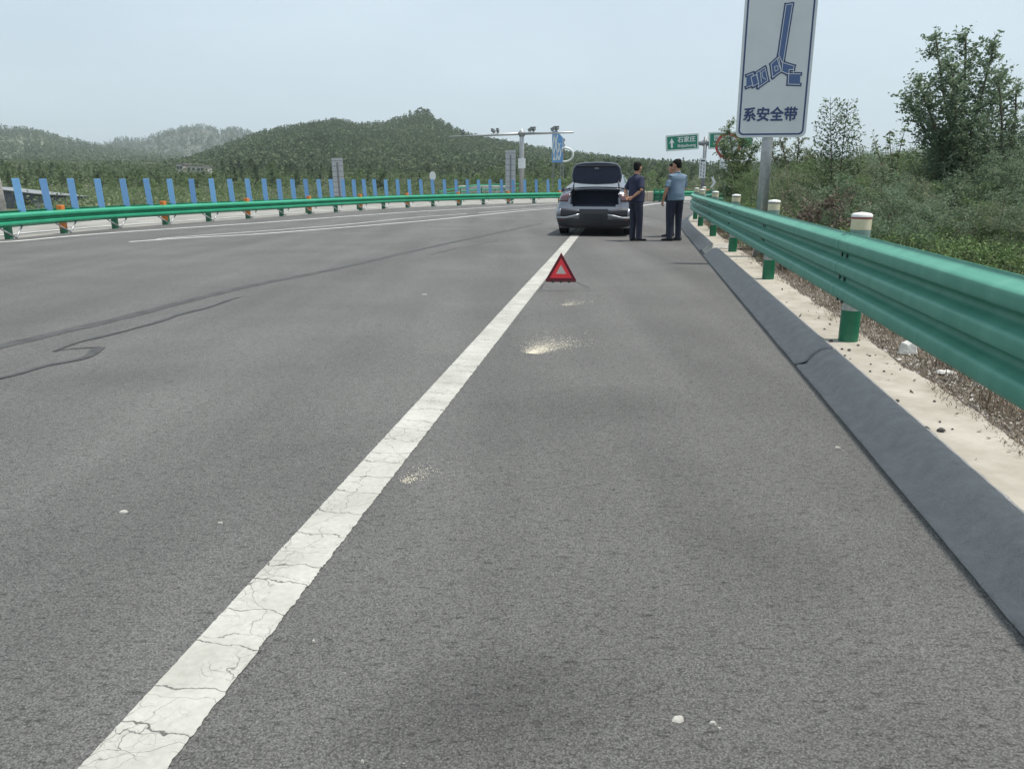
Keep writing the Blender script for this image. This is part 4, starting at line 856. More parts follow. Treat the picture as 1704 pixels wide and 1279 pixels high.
# ================================================================== the three men
def person(loc, heading, label, shirt, arms, head_turn=0, head_pitch=0, feet=0, legs=((0, 0), (0, 0)), hgt=1.73, group=None, belly=.02, lean=0.0, shirt_m=None):
    t = thing('person', label, 'person', loc, heading); k = hgt/1.73
    def P(*a): return Vector(a)*k
    Hm = Matrix.Translation(P(0, .0, 1.50)) @ Matrix.Rotation(head_turn, 4, 'Z') @ Matrix.Rotation(head_pitch, 4, 'X') @ Matrix.Translation(-P(0, 0, 1.50))
    def H(*a): return Hm @ P(*a)
    up = Hm.to_3x3() @ Vector((1, 0, 0))
    b = MB()
    # skull, jaw, nose, ears, neck
    b.loft([H(0,-.005,1.50), H(0,.015,1.535), H(0,.012,1.57), H(0,-.002,1.61), H(0,-.008,1.655), H(0,-.008,1.70), H(0,-.008,1.728)], [(.04,.045),(.056,.068),(.066,.082),(.073,.095),(.075,.098),(.060,.080),(.025,.035)], 20, side=up)
    b.loft([H(0,.085,1.625), H(0,.104,1.60), H(0,.108,1.588), H(0,.085,1.582)], [.007,.012,.015,.008], 8); b.loft([H(-.02,.086,1.558), H(.02,.086,1.558)], .008, 6); b.loft([H(0,.07,1.522), H(0,.085,1.528)], .016, 8)
    for s in (-1, 1): b.loft([H(s*.074,.005,1.575), H(s*.083,-.006,1.60), H(s*.080,-.008,1.63)], [.008,.014,.009], 8); b.loft([H(s*.018,.083,1.638), H(s*.045,.074,1.638)], .008, 6)
    b.loft([P(0,-.02,1.40), P(0,-.015,1.47), H(0,-.008,1.54)], [(.075,.065),(.058,.058),(.055,.060)], 16, side=(1,0,0))
    b.loft([P(0,0,.90), P(0,0,1.0), P(0,0,1.15), P(0,0,1.30), P(0,-.01,1.39), P(0,-.015,1.44)], [(.14,.10),(.14,.10),(.14,.10),(.155,.10),(.13,.085),(.06,.05)], 18, side=(1,0,0))
    sh = MB()
    sh.loft([P(0,.0,.865), P(0,.005,.93), P(0,.01,1.02), P(0,.005,1.14), P(0,-.005,1.26), P(0,-.012,1.345), P(0,-.016,1.395), P(0,-.018,1.43), P(0,-.018,1.452)], [(.183,.128+belly),(.182,.130+belly),(.180,.132+belly*1.2),(.186,.130+belly*.7),(.200,.128),(.203,.118),(.185,.10),(.115,.078),(.075,.066)], 28, side=(1,0,0), power=2.3)
    for s, (el, wr, hd, curl) in zip((-1, 1), arms):
        S_ = P(s*.178, -.012, 1.375); E = P(*el); Wp = P(*wr); Hd = P(*hd)
        b.loft([P(s*.10,-.012,1.375), S_, S_.lerp(E, .5), E, E.lerp(Wp, .3), Wp.lerp(E, .1), Wp], [.05,.050,.045,.037,.040,.026,.024], 14)
        sh.loft([P(s*.09,-.012,1.36), P(s*.155,-.012,1.362), S_, S_.lerp(E, .35), S_.lerp(E, .86)], [.075,.074,.066,.061,.062], 18)
        d = (Hd-Wp).normalized(); ax = Vector(curl).normalized(); sd_ = d.cross(ax).normalized()      # ax: palm normal, sd_: across the palm
        b.loft([Wp-d*.01, Wp+d*.03, Wp+d*.07, Wp+d*.095], [(.016,.025),(.015,.036),(.014,.040),(.011,.036)], 12, side=ax)
        for f_, (o, L) in enumerate(((-.030,.062), (-.010,.072), (.010,.068), (.029,.054))):
            p0 = Wp + d*.082 + sd_*o; p1 = p0 + d*L*.45 + ax*L*.10; p2 = p1 + d*L*.30 + ax*L*.30; p3 = p2 + d*L*.10 + ax*L*.28
            b.loft([p0, p1, p2, p3], [.0095,.009,.0085,.007], 8)
        p0 = Wp + d*.025 - sd_*.028; b.loft([p0, p0-sd_*.022+d*.025+ax*.01, p0-sd_*.026+d*.052+ax*.022], [.013,.011,.008], 8)
    tr = MB(); hip = [P(s*.092, 0, .90) for s in (-1, 1)]
    tr.loft([P(0,0,.82), P(0,0,.88), P(0,0,.96), P(0,0,1.0)], [(.165,.115),(.178,.128),(.168,.122),(.155,.112)], 24, side=(1,0,0))
    for s, (fx, fy) in zip((-1, 1), legs):
        fo = feet if not isinstance(feet, tuple) else feet[0 if s < 0 else 1]
        A_ = P(s*.085+fx, fy, .085); K_ = P(s*.092+fx*.5, fy*.5+.015, .48); Hp = P(s*.088, 0, .90)
        b.loft([Hp, K_, A_.lerp(K_, .6), A_, A_-P(0,0,.03)], [.07,.052,.048,.036,.036], 12)
        tr.loft([Hp+P(0,0,.02), Hp-P(-s*.0,0,.12), K_.lerp(Hp, .35), K_, A_.lerp(K_, .55), A_.lerp(K_, .12), A_-P(0,0,.045)], [(.092,.110),(.093,.108),(.083,.092),(.074,.080),(.067,.073),(.064,.072),(.066,.078)], 18, side=(1,0,0))
        so2 = MB(); F_ = Matrix.Rotation(fo, 4, 'Z')
        def Q(x, y, z): return A_ + (F_ @ P(x, y, z)) - P(0,0,.085)
        so2.loft([Q(0,-.085,.035), Q(0,-.07,.042), Q(0,0,.048), Q(0,.08,.040), Q(0,.15,.030), Q(0,.185,.024)], [(.020,.028),(.036,.036),(.040,.038),(.036,.044),(.026,.040),(.012,.022)], 16, side=(0,0,1)).loft([Q(0,-.02,.05), Q(0,-.025,.10)], [(.036,.05),(.036,.046)], 12)
        blob(so2, 'shoe', M['shoe'], t, .009, 2)
    b_o = blob(b, 'body', M['skin'], t, .0065, 3)
    blob(sh, 'shirt', M[shirt], t, .012, 5); blob(tr, 'trousers', M['trousers'], t, .012, 4)
    co = MB(); ring = [P(.066*math.cos(a), -.018+.062*math.sin(a), 1.452+.012*math.sin(a)*-1) for a in np.linspace(0, 2*math.pi, 18)]
    co.loft(ring, [(.018,.008)]*18, 8, side=(0,0,1)); co.build('collar', M[shirt], t, smooth=True)
    hr = MB(); hr.loft([H(0,-.040,1.545), H(0,-.040,1.575), H(0,-.032,1.61), H(0,-.022,1.655), H(0,-.012,1.70), H(0,-.008,1.738), H(0,-.008,1.748)], [(.050,.050),(.066,.066),(.077,.080),(.082,.094),(.076,.100),(.048,.066),(.02,.03)], 20, side=up)
    hr.loft([H(0,.04,1.705), H(0,.082,1.69)], [(.055,.03),(.045,.015)], 12, side=up)
    blob(hr, 'hair', M['hair'], t, .008, 2)
    if belly > -1: MB().loft([P(.168*math.cos(a), .122*math.sin(a), .955) for a in np.linspace(0, 2*math.pi, 26)], [(.018,.004)]*26, 6, side=(0,0,1)).build('belt', M['car_dark'], t, smooth=True)
    return t
pA = G(1056, 401); person((pA.x, pA.y, 0), R(-58), 'man in dark navy polo and trousers beside the car, hands clasped behind his back', 'navy',
    [((-.275,-.095,1.13), (-.10,-.205,.965), (.0,-.235,.93), (0,-1,.2)), ((.275,-.095,1.13), (.10,-.195,.975), (-.01,-.225,.95), (0,-1,.2))], head_turn=R(6), head_pitch=R(-6), feet=(R(20), R(-20)), legs=((0,.0), (0,.05)), hgt=1.71, belly=.035)
pB = G(1121, 401); person((pB.x, pB.y, 0), R(20), 'man in grey-blue short-sleeved shirt seen from behind near the guardrail, head turned left', 'blue_shirt',
    [((-.262,-.03,1.11), (-.285,.06,.88), (-.285,.09,.76), (1,.1,0)), ((.235,.04,1.13), (.16,.24,1.02), (.10,.33,1.02), (-1,0,0))], head_turn=R(35), head_pitch=R(-8), feet=(R(48), R(32)), legs=((-.03,.0), (.03,.02)), hgt=1.77, belly=.035)
pC = G(1114.5, 394); person((pC.x, pC.y, 0), R(62), 'man in black shirt almost hidden behind the blue-shirted man, facing left', 'black_shirt',
    [((-.255,-.095,1.13), (-.10,-.205,.965), (.0,-.235,.93), (0,-1,.2)), ((.26,-.04,1.12), (.27,.06,.88), (.27,.09,.76), (-1,.1,0))], head_turn=R(15), head_pitch=R(-5), feet=(R(15), R(10)), hgt=1.72)

# ================================================================== litter on the verge
def litter(px, py, pts, h, label, cat, name, m='paper', z=KZ):
    c = G(px, py, z); mb = MB(); n = len(pts); vs = [(x, y, 0) for x, y in pts] + [(x*.72+rng.uniform(-.006,.006), y*.7, h*f) for (x, y), f in zip(pts, rng.uniform(.55, 1.2, n))]
    vs.append((np.mean([p[0] for p in pts])+.01, np.mean([p[1] for p in pts]), h*1.25))
    mb.add(vs, [(k, (k+1) % n, n+(k+1) % n, n+k) for k in range(n)] + [(n+k, n+(k+1) % n, 2*n) for k in range(n)] + [tuple(range(n))[::-1]])
    o = mb.build(name, M[m]); o.location = c; return tag(o, label, cat)
litter(1510, 588, [(-.075,-.01),(-.02,-.03),(.05,-.028),(.072,-.005),(.06,.03),(0,.05),(-.05,.04)], .085, 'crumpled white bag standing on the dry verge below the guardrail', 'bag', 'crumpled_bag')
litter(1574, 621, [(-.075,.02),(-.03,-.012),(.03,-.02),(.07,-.012),(.055,.012),(-.01,.02),(-.04,.035)], .018, 'long white tissue scrap lying on the gravel right of the concrete strip', 'tissue', 'tissue_scrap')
litter(1606, 618, [(-.035,.012),(.0,-.012),(.045,-.02),(.04,.0),(.0,.016)], .012, 'small white scrap partly under the guardrail edge, beyond the long tissue', 'tissue', 'tissue_scrap')
litter(1630, 642, [(-.035,.012),(-.02,-.012),(.02,-.02),(.045,-.006),(.02,.014)], .016, 'small pale scrap nearest the camera on the gravel', 'tissue', 'tissue_scrap')
crumbs = [(1401,581,.010),(1413,583,.013),(1428,575,.011),(1448,618,.008),(1443,590,.006),(1415,597,.006),(1406,592,.009),(1541,714,.016),(1552,729,.012),(1566,717,.017),(1555,668,.009),(1493,667,.011),(1564,702,.007),(1585,714,.006),(1449,606,.007),(1383,568,.016),(1372,548,.010),(1462,655,.009),(1471,618,.008),(1498,615,.007)]
for i, (px, py, r_) in enumerate(crumbs):
    c = G(px, py, KZ+.004); mb = MB(); mb.loft([(0,0,0), (0,0,r_*.5), (0,0,r_)], [(r_*1.2,r_*.8),(r_*1.1,r_*.9),(r_*.4,r_*.3)], 6); o = mb.build('asphalt_crumb', M['stone_dark']); o.location = c; o.rotation_euler = (.1, .1, i*1.7)
    tag(o, 'small dark asphalt crumb lying on the cream concrete strip', 'crumb', 'asphalt crumbs on the concrete strip')

# ================================================================== vegetation
def leaves(P, size, asp=.5, up=.0, droop=0.0, g=rng):
    """one folded four-cornered leaf per point"""
    P = np.asarray(P, float); n = len(P); s = size * g.uniform(.6, 1.3, n)[:, None]
    d = g.normal(0, 1, (n, 3)); d[:, 2] = d[:, 2]*.6 + up - droop; d /= np.linalg.norm(d, axis=1)[:, None]
    r = g.normal(0, 1, (n, 3)); r[:, 2] *= .7; w = np.cross(d, r); w /= np.linalg.norm(w, axis=1)[:, None] + 1e-9
    nn = np.cross(d, w)
    a = P; b = P + d*s*.5 + w*s*asp*.5 + nn*s*.08; c = P + d*s; e = P + d*s*.5 - w*s*asp*.5 + nn*s*.08
    V = np.stack([a, b, c, e], 1).reshape(-1, 3); return V, np.arange(4*n).reshape(n, 4)
def join(parts):
    V, F, o = [], [], 0
    for v, f in parts: V.append(v); F.append(f+o); o += len(v)
    return np.concatenate(V), np.concatenate(F)
def clump_pts(n, c, r, g=rng, shell=.55):
    d = g.normal(0, 1, (n, 3)); d /= np.linalg.norm(d, axis=1)[:, None]; rr = (shell + (1-shell)*g.uniform(0, 1, n))**1 * g.uniform(.35, 1.12, n)**.5
    return np.asarray(c) + d*rr[:, None]*np.asarray(r)
def crown(shape, H_, Wd, nl, leaf, seed, clumps=26, base=.18):
    """many clumps spread through the crown's outline, gaps between them"""
    g = np.random.default_rng(seed); pts = []; cs = []
    for k in range(clumps):
        t = (k+.5)/clumps; z = H_*(base + (1-base)*t)
        if shape == 'cone': r = Wd*.5*(1-t)**.75*(.9+.25*g.uniform())
        elif shape == 'column': r = Wd*.5*math.sin(math.pi*min(1, .12+.85*t))**.6
        else: r = Wd*.5*math.sin(math.pi*min(.98, .16+.8*t))**.7
        a = g.uniform(0, 6.28) + k*2.4; rr = r*g.uniform(.25, .85); c = (rr*math.cos(a), rr*math.sin(a), z*g.uniform(.93, 1.03)); cr_ = Wd*.5*g.uniform(.24, .46)*(1-.45*t)
        cs.append(c); pts.append(clump_pts(int(nl/clumps), c, (cr_, cr_, cr_*.8), g))
    P = np.concatenate(pts); P[:, 2] = np.maximum(P[:, 2], .05); return P, cs
def trunk_mb(H_, r, cs, g, n=7):
    mb = MB(); mb.loft([(0,0,-.15), (.02*H_*.3,0,H_*.3), (-.01*H_,.01*H_,H_*.75)], [r, r*.75, r*.2], 8)
    for c in [cs[i] for i in g.choice(len(cs), min(n, len(cs)), replace=False)]:
        z0 = c[2]*.55; mb.loft([(0,0,z0), (c[0]*.5, c[1]*.5, z0+(c[2]-z0)*.6), c], [r*.4, r*.25, r*.08], 5)
    return mb
def tree_proto(name, label, cat, shape, H_, Wd, nl, leaf, seed, m, group=None, clumps=26, base=.18, r=.07, trunk=True, asp=.5):
    g = np.random.default_rng(seed); P, cs = crown(shape, H_, Wd, nl, leaf, seed, clumps, base)
    t = thing(name, label, cat, (0,0,0), 0, group)
    V, F = leaves(P, leaf, asp, .15, 0, g); npmesh('crown', V, F, M[m], t)
    if trunk: trunk_mb(H_, r, cs, g).build('trunk', M['bark'], t)
    t['_h'] = H_; return t
def put(proto, first, x, y, z, sc, rz, label=None, sxy=1.0):
    o = proto if first else dup(proto); o.location = (x, y, z); o.scale = (sc*sxy, sc*sxy, sc); o.rotation_euler = (0, 0, rz)
    if label: o['label'] = label
    return o
# ---- the wood and shrubs beyond the median and round the bend
g2 = np.random.default_rng(21)
WG = 'trees of the wood beyond the bend'
protos = [tree_proto('tree', 'dark rounded broadleaf tree in the wood beyond the far bend', 'tree', 'round', 6, 4.6, 1500, .30, 3, 'wood_leaf', WG, 34, .06),
          tree_proto('tree', 'narrow pointed dark tree rising among rounder trees of the far wood', 'tree', 'cone', 6.5, 2.6, 1100, .26, 4, 'wood_dark', WG, 30, .05),
          tree_proto('tree', 'light green loosely leafed tree in the wood beyond the far bend', 'tree', 'round', 5.5, 4.2, 1300, .28, 5, 'leaf', WG, 30, .04),
          tree_proto('tree', 'slim upright column-shaped tree in the wood beyond the far bend', 'tree', 'column', 7, 2.4, 1200, .26, 6, 'wood_leaf', WG, 30, .04)]
def interp_px(px, tb): return float(np.interp(px, [a for a, _ in tb], [b for _, b in tb]))
far_top = [(-200, 272), (0, 268), (150, 276), (260, 282), (285, 286), (350, 286), (362, 268), (420, 264), (520, 272), (640, 276), (760, 282), (860, 272), (930, 262), (1000, 264), (1080, 268), (1170, 273), (1260, 268), (1400, 262), (1800, 255)]
used = [False]*4; cnt = 0
for lay, (D0, D1, dt, n) in enumerate(((150, 200, 0, 70), (105, 145, 6, 70), (76, 98, 14, 52))):
    for k in range(n):
        px = -120 + 1500*(k+g2.uniform(.1, .9))/n
        D = g2.uniform(D0, D1)
        if px < 300: D *= .95
        ytop = interp_px(px, far_top) + dt + g2.normal(0, 3.2) + (6 if lay == 0 else 0)*0
        if lay == 2 and 940 < px < 1200: ytop += 6
        i = int(g2.choice(4, p=[.38, .22, .22, .18] if not 340 < px < 560 else [.12, .60, .02, .26]))
        p = AT(px, ytop, D); z0 = float(ground_z(np.array([p.x]), np.array([D]))[0]) - .1; h = max(2.2, p.z - z0)
        put(protos[i], not used[i], p.x, D, z0, h/protos[i]['_h'], g2.uniform(0, 6.28), sxy=g2.uniform(.95, 1.35)); used[i] = True; cnt += 1
SG = 'shrubs between the far road and the wood'
sp2 = [tree_proto('shrub', 'mid green rounded shrub on the slope beyond the median', 'shrub', 'round', 2.2, 3.0, 1300, .15, 8, 'leaf', SG, 22, .0, trunk=False),
       tree_proto('shrub', 'yellowish green shrub on the slope beyond the median', 'shrub', 'round', 2.2, 2.6, 1100, .14, 9, 'leaf_yellow', SG, 20, .0, trunk=False),
       tree_proto('shrub', 'dusty grey-green shrub on the slope beyond the median', 'shrub', 'round', 2.0, 3.2, 1300, .14, 10, 'leaf_pale', SG, 22, .0, trunk=False)]
used = [False]*3
for k in range(150):
    px = -150 + 1420*(k+g2.uniform(0, 1))/150; lim = 34 if px < 250 else 46 if px < 600 else 62
    D = g2.uniform(lim, 92)**1; ytop = interp_px(px, [(-150, 300), (150, 308), (450, 305), (700, 300), (950, 292), (1200, 296), (1300, 292)]) + g2.uniform(-10, 16) + (90-D)*.12
    i = int(g2.choice(3, p=[.42, .28, .30])); p = AT(px, ytop, D); h = max(.8, p.z + .06)
    x, y = p.x, D
    qn = MEDP.near(x, y); mx_, my_, _ = MEDP.at(qn, 0)
    if math.hypot(x-mx_, y-my_) < 14.2 or (x > 2 and y < 58) or (px < 80 and D < 47): continue
    put(sp2[i], not used[i], x, y, -.1, h/sp2[i]['_h'], g2.uniform(0, 6.28), sxy=g2.uniform(1, 1.6)); used[i] = True
def clear_unused(ps, us):
    for p, u in zip(ps, us):
        if not u:
            for c_ in list(p.children): bpy.data.objects.remove(c_)
            bpy.data.objects.remove(p)
clear_unused(sp2, used)
# low plants between: one sheet of leaves
def scatter_cover(name, label, xyz, leaf, m, per, spread, cat='ground cover', g=g2, up=.3, asp=.5):
    c = np.repeat(np.asarray(xyz), per, 0); P = c + g.normal(0, 1, c.shape)*np.asarray(spread); P[:, 2] = c[:, 2] + np.abs(P[:, 2]-c[:, 2])
    V, F = leaves(P, leaf, asp, up, 0, g); return tag(npmesh(name, V, F, M[m]), label, cat, kind='stuff')
pts = []
while len(pts) < 3000:
    px = g2.uniform(-150, 1300); D = 33*math.exp(g2.uniform(0, 1.25)); x = (px-CXP)/FPX*D; qn = MEDP.near(x, D); mx_, my_, _ = MEDP.at(qn, 0)
    if math.hypot(x-mx_, D-my_) < 12.6 or (x > 2 and D < 56) or (px < 75 and D < 44): continue
    pts.append((x, D, -.05))
scatter_cover('field_plants', 'low green crops and weeds on the ground beyond the far road', pts, .16, 'leaf', 22, (.9, .9, .28), 'field plants')
scatter_cover('field_weeds', 'pale dusty weeds scattered on the ground beyond the far road', pts[::3], .16, 'leaf_pale', 22, (.9, .9, .30), 'weeds')
hp_ = []
while len(hp_) < 6500:
    r_ = g2.uniform(115, 330); a = g2.uniform(-.9, .55); x, y = r_*math.sin(a), r_*math.cos(a); hp_.append((x, y, float(ground_z(np.array([x]), np.array([y]))[0])))
scatter_cover('wood_undergrowth', 'dense undergrowth filling the far-off wood', hp_, .34, 'wood_leaf', 44, (2.0, 2.0, .9), 'undergrowth')

# ---- hills: real ridges at their own distances, each clothed in small trees
def hill(name, crest, D, r0f, m, ntree, th_, seed, tl, tcat='hillside trees', px0=-500, px1=1750, tm='hill_tree', rough=.05, bumpy=1.0, kk=22, lf=.24):
    g = np.random.default_rng(seed); cols = 300; rows_ = 46; pxs = np.linspace(px0, px1, cols); cy = np.interp(pxs, [c[0] for c in crest], [c[1] for c in crest])
    ph = g.uniform(0, 6.28, (6, 3))
    def surf(px, t):
        x0 = (px-CXP)/FPX; cyy = np.interp(px, [c[0] for c in crest], [c[1] for c in crest])
        yy = (cyy-CYP)/FPX; hz = np.maximum((-_s - yy*_c)/(_c - yy*_s)*D - th_*.8 + EYE, .5)
        Dr = D*(r0f + (1-r0f)*t + 0*px); prof_ = np.where(t <= 1, Dr/D*np.sin(np.clip(t, 0, 1)*math.pi/2)**.85, 1 - (t-1)**2*1.6 - (t-1)*.3)
        x = x0*Dr; nz = 0
        for i in range(6):
            f = (2.2 + 1.9*i)/D*3; nz = nz + np.sin(x*f*(1+.3*ph[i,0]) + Dr*f*.8*math.cos(ph[i,1]*3) + ph[i,2])/(1.4+i)
        z = hz*prof_ + nz*rough*hz*np.sin(np.clip(t, 0, 1)*math.pi)*bumpy - 1.0*(t < .02)
        x = x0*(Dr*_c - (z-EYE)*_s)
        return x, Dr, z
    T = np.linspace(0, 1.5, rows_); PX, TT = np.meshgrid(pxs, T); X, Y, Z = surf(PX, TT)
    V = np.stack([X, Y, Z], -1).reshape(-1, 3); i, j = np.meshgrid(np.arange(rows_-1), np.arange(cols-1), indexing='ij'); a = (i*cols+j).ravel()
    tag(npmesh(name, V, np.stack([a, a+1, a+1+cols, a+cols], 1), M[m], smooth=True), kind='structure')
    px = g.uniform(max(px0, -60), min(px1, 1760), ntree); t = g.uniform(.03, 1.04, ntree)**.9; x, y, z = surf(px, t)
    dens = np.sin(x*9/D*3+1)*np.sin(y*13/D*3) + g.normal(0, .6, ntree); keep = dens > -.9; x, y, z = x[keep], y[keep], z[keep]; n = len(x)
    # each tree: tapering heap of leaf clusters
    k = kk; hgt = th_*g.uniform(.55, 1.35, n)[:, None]; u = (np.arange(k)+.5)/k; rad_ = (1-u)**.6*.36 + .04
    an = g.uniform(0, 6.28, (n, k)); rr = rad_[None]*hgt*g.uniform(.3, 1.0, (n, k))
    P = np.stack([x[:, None]+np.cos(an)*rr, y[:, None]+np.sin(an)*rr, z[:, None]+hgt*(u[None]*.95+.03)], -1).reshape(-1, 3)
    V, F = leaves(P, th_*lf, .75, .35, 0, g); tag(npmesh(name+'_trees', V, F, M[tm]), tl, tcat, kind='stuff')
    return surf
main = [(-500, 296), (100, 292), (250, 285), (330, 262), (400, 236), (440, 221), (500, 211), (560, 202), (600, 210), (640, 206), (680, 194), (700, 190), (722, 195), (740, 206), (765, 220), (800, 230), (850, 240), (900, 249), (950, 257), (1000, 263), (1060, 270), (1150, 280), (1300, 288), (1750, 292)]
left = [(-500, 205), (-300, 220), (-150, 212), (0, 213), (60, 217), (110, 230), (155, 240), (200, 248), (300, 262), (400, 280), (600, 296), (1750, 299)]
farr = [(-500, 290), (0, 285), (100, 262), (165, 240), (200, 229), (240, 230), (262, 222), (290, 214), (330, 207), (352, 212), (368, 218), (388, 212), (410, 216), (430, 225), (480, 240), (600, 262), (800, 285), (1750, 296)]
farR = [(-500, 300), (900, 299), (1250, 286), (1400, 262), (1480, 255), (1560, 258), (1650, 262), (1750, 268)]
sm = hill('hill', main, 560, .36, 'hill', 17000, 5.0, 31, 'dense dark trees covering the long main hill behind the blue slats', kk=34, lf=.19)
hill('left_hill', left, 1150, .34, 'hill', 9000, 8, 32, 'distant trees covering the rounded hill at the far left')
hill('far_hill', farr, 1750, .5, 'rock', 7500, 9, 33, 'sparse far-off trees on the pale rocky hills between the two wooded ones', tm='hill_tree', bumpy=2.0)
hill('right_hill', farR, 1300, .5, 'rock', 1500, 9, 34, 'faint far-off trees on the low hill behind the roadside bushes at the right', px0=850)
# the little cluster of taller trees on the summit
ct = tree_proto('tree', 'dark tree standing alone on the summit, left of the hilltop clump', 'tree', 'round', 5, 3.4, 500, .5, 40, 'wood_leaf', 'trees on the summit of the main hill', 16, .12)
for k, (px, h, s_) in enumerate(((683, 6.2, .8), (694, 5.5, 1.3), (700, 6.6, 1.3), (706, 6.2, 1.3), (712, 6.6, 1.2), (688, 3.5, 1.2), (718, 5.0, 1.1))):
    x, y, z = sm(np.array([px*1.0]), np.array([1.0])); put(ct, k == 0, x[0], y[0], z[0]-.3, h*1.35/5, k, None if k == 0 else 'dark tree in the clump crowning the main hill', sxy=s_)

# ================================================================== vegetation right of the guardrail
g3 = np.random.default_rng(5)
def bush_proto(name, lab, H_, Wd, nl, leaf, seed, m, clumps=40, m2=None, stems=10, asp=.42, grp='bushes right of the guardrail'):
    g = np.random.default_rng(seed); P, cs = crown('round', H_, Wd, nl, leaf, seed, clumps, .0); t = thing(name, lab, 'bush', (0,0,0), 0, grp)
    # sprigs poking out of the outline
    sp_ = []; mb = MB()
    for k in range(stems):
        a = g.uniform(0, 6.28); r0 = Wd*.2*g.uniform(); r1 = Wd*.5*g.uniform(.4, 1.0); z1 = H_*g.uniform(.8, 1.18); p0 = Vector((r0*math.cos(a), r0*math.sin(a), 0)); p1 = Vector((r1*math.cos(a)*.7, r1*math.sin(a)*.7, z1*.7)); p2 = Vector((r1*math.cos(a), r1*math.sin(a), z1))
        mb.loft([p0, p1, p2], [.010, .006, .002], 5)
        for q_ in np.linspace(.2, 1.0, 30):
            p = p1.lerp(p2, q_); sp_.append(tuple(p + Vector(g.normal(0, leaf*.7, 3))))
    P = np.concatenate([P, np.array(sp_)]); V, F = leaves(P, leaf, asp, .2, 0, g); npmesh('foliage', V, F, M[m], t); mb.build('stems', M['bark'], t); t['_h'] = H_; return t
bps = [bush_proto('bush', 'olive green small-leaved bush in the thicket right of the guardrail', 2.0, 2.3, 7500, .050, 51, 'leaf'),
       bush_proto('bush', 'pale dusty bush in the thicket right of the guardrail', 2.0, 2.2, 6500, .048, 52, 'leaf_pale', asp=.3),
       bush_proto('bush', 'bluish green bush in the thicket right of the guardrail', 2.1, 2.4, 7000, .058, 53, 'leaf_blue'),
       bush_proto('bush', 'low bright green bush at the foot of the thicket', .9, 1.6, 4000, .045, 54, 'leaf_yellow')]
used = [False]*4
env = [(1150, 300), (1195, 292), (1240, 282), (1290, 270), (1340, 252), (1362, 262), (1400, 262), (1440, 254), (1480, 252), (1530, 262), (1580, 262), (1640, 262), (1704, 256), (1800, 250)]
def bush(i, px, ytop, D, sxy=1.0):
    p = AT(px, ytop, D); q_ = RAILP.near(p.x, D); rx, ry, _ = RAILP.at(q_, 0)
    h = max(.5, p.z - KZ); put(bps[i], not used[i], p.x, D, KZ-.03, h/bps[i]['_h'], g3.uniform(0, 6.28), sxy=sxy); used[i] = True
for (D, n, a, b_, dy) in ((34, 10, 1190, 1640, -4), (26, 12, 1205, 1700, 2), (20, 13, 1235, 1760, 6), (15.5, 12, 1290, 1760, 14), (12.2, 9, 1370, 1760, 34), (9.8, 7, 1470, 1790, 70)):
    for k in range(n):
        px = a + (b_-a)*(k+g3.uniform(.15, .85))/n; DD = D*g3.uniform(.94, 1.06)
        i = int(g3.choice(3, p=[.35, .35, .3] if px < 1480 else [.3, .15, .55])) ; bush(i, px, interp_px(px, env) + dy + g3.uniform(-5, 9), DD, g3.uniform(1.0, 1.3))
for px, y_, D in ((1455, 372, 9.5), (1520, 385, 9.0), (1600, 395, 8.4), (1680, 405, 8.0), (1330, 362, 12.0), (1290, 350, 14.0), (1560, 372, 10.3), (1660, 380, 9.6), (1250, 338, 17), (1225, 330, 20)): bush(3, px, y_, D, 1.1)
for k_, (px, y_, D) in enumerate(((1525, 245, 15.2), (1560, 228, 15.0), (1595, 235, 14.8), (1632, 222, 15.0), (1668, 228, 14.2), (1704, 218, 14.0), (1745, 225, 14.2), (1650, 262, 12.6), (1700, 258, 12.4))): bush(2 if k_ % 3 else 0, px, y_, D, .95)
clear_unused(bps, used)
db = bush_proto('bush', 'dry reddish brown bush behind the guardrail between two white-capped posts', 1.0, 1.5, 3000, .05, 61, 'leaf_brown', 18, stems=16, grp=None)
p = AT(1378, 330, 10.8); put(db, True, p.x, p.y, KZ-.03, 1.0, .5); db['label'] = 'dry reddish brown bush behind the guardrail between two white-capped posts'
# leafy weeds and grass at the foot of the thicket, dry litter beside the concrete
def blades(name, label, pts, h, w, m, cat, g, lean=.35):
    P = np.asarray(pts); n = len(P); H_ = h*g.uniform(.45, 1.3, n); a = g.uniform(0, 6.28, n); b_ = g.uniform(0, 6.28, n); ln = g.uniform(.1, 1, n)*lean*H_*1.4
    sx, sy = np.cos(a)*w, np.sin(a)*w; lx, ly = np.cos(b_)*ln, np.sin(b_)*ln; x, y, z = P.T
    V = np.stack([np.stack([x-sx, y-sy, z], 1), np.stack([x+sx, y+sy, z], 1), np.stack([x+sx*.7+lx*.35, y+sy*.7+ly*.35, z+H_*.6], 1), np.stack([x-sx*.7+lx*.35, y-sy*.7+ly*.35, z+H_*.6], 1), np.stack([x+lx, y+ly, z+H_*(1-.2*lean)], 1)], 1).reshape(-1, 3)
    i = np.arange(n)[:, None]*5; F = np.concatenate([i+np.array([[0,1,2]]), i+np.array([[0,2,3]]), i+np.array([[3,2,4]])]); return tag(npmesh(name, V, F, M[m]), label, cat, kind='stuff')
def band(n, s0, s1, o0, o1, g, bias=1.0, clump=0, fade=0):
    s = s0 + (s1-s0)*g.uniform(0, 1, n)**1.35; o = o0 + (o1-o0)*g.uniform(0, 1, n)**bias
    if clump: s = s + .0; o = o + .04*np.sin(s*2.1)+.03*np.sin(s*7.)
    x, y, _ = zip(*[RAILP.at(float(a), float(b_)) for a, b_ in zip(s, o)]); return np.stack([x, y, np.full(n, KZ-.01)], 1)
sN = RAILP.near(1.65, 0)
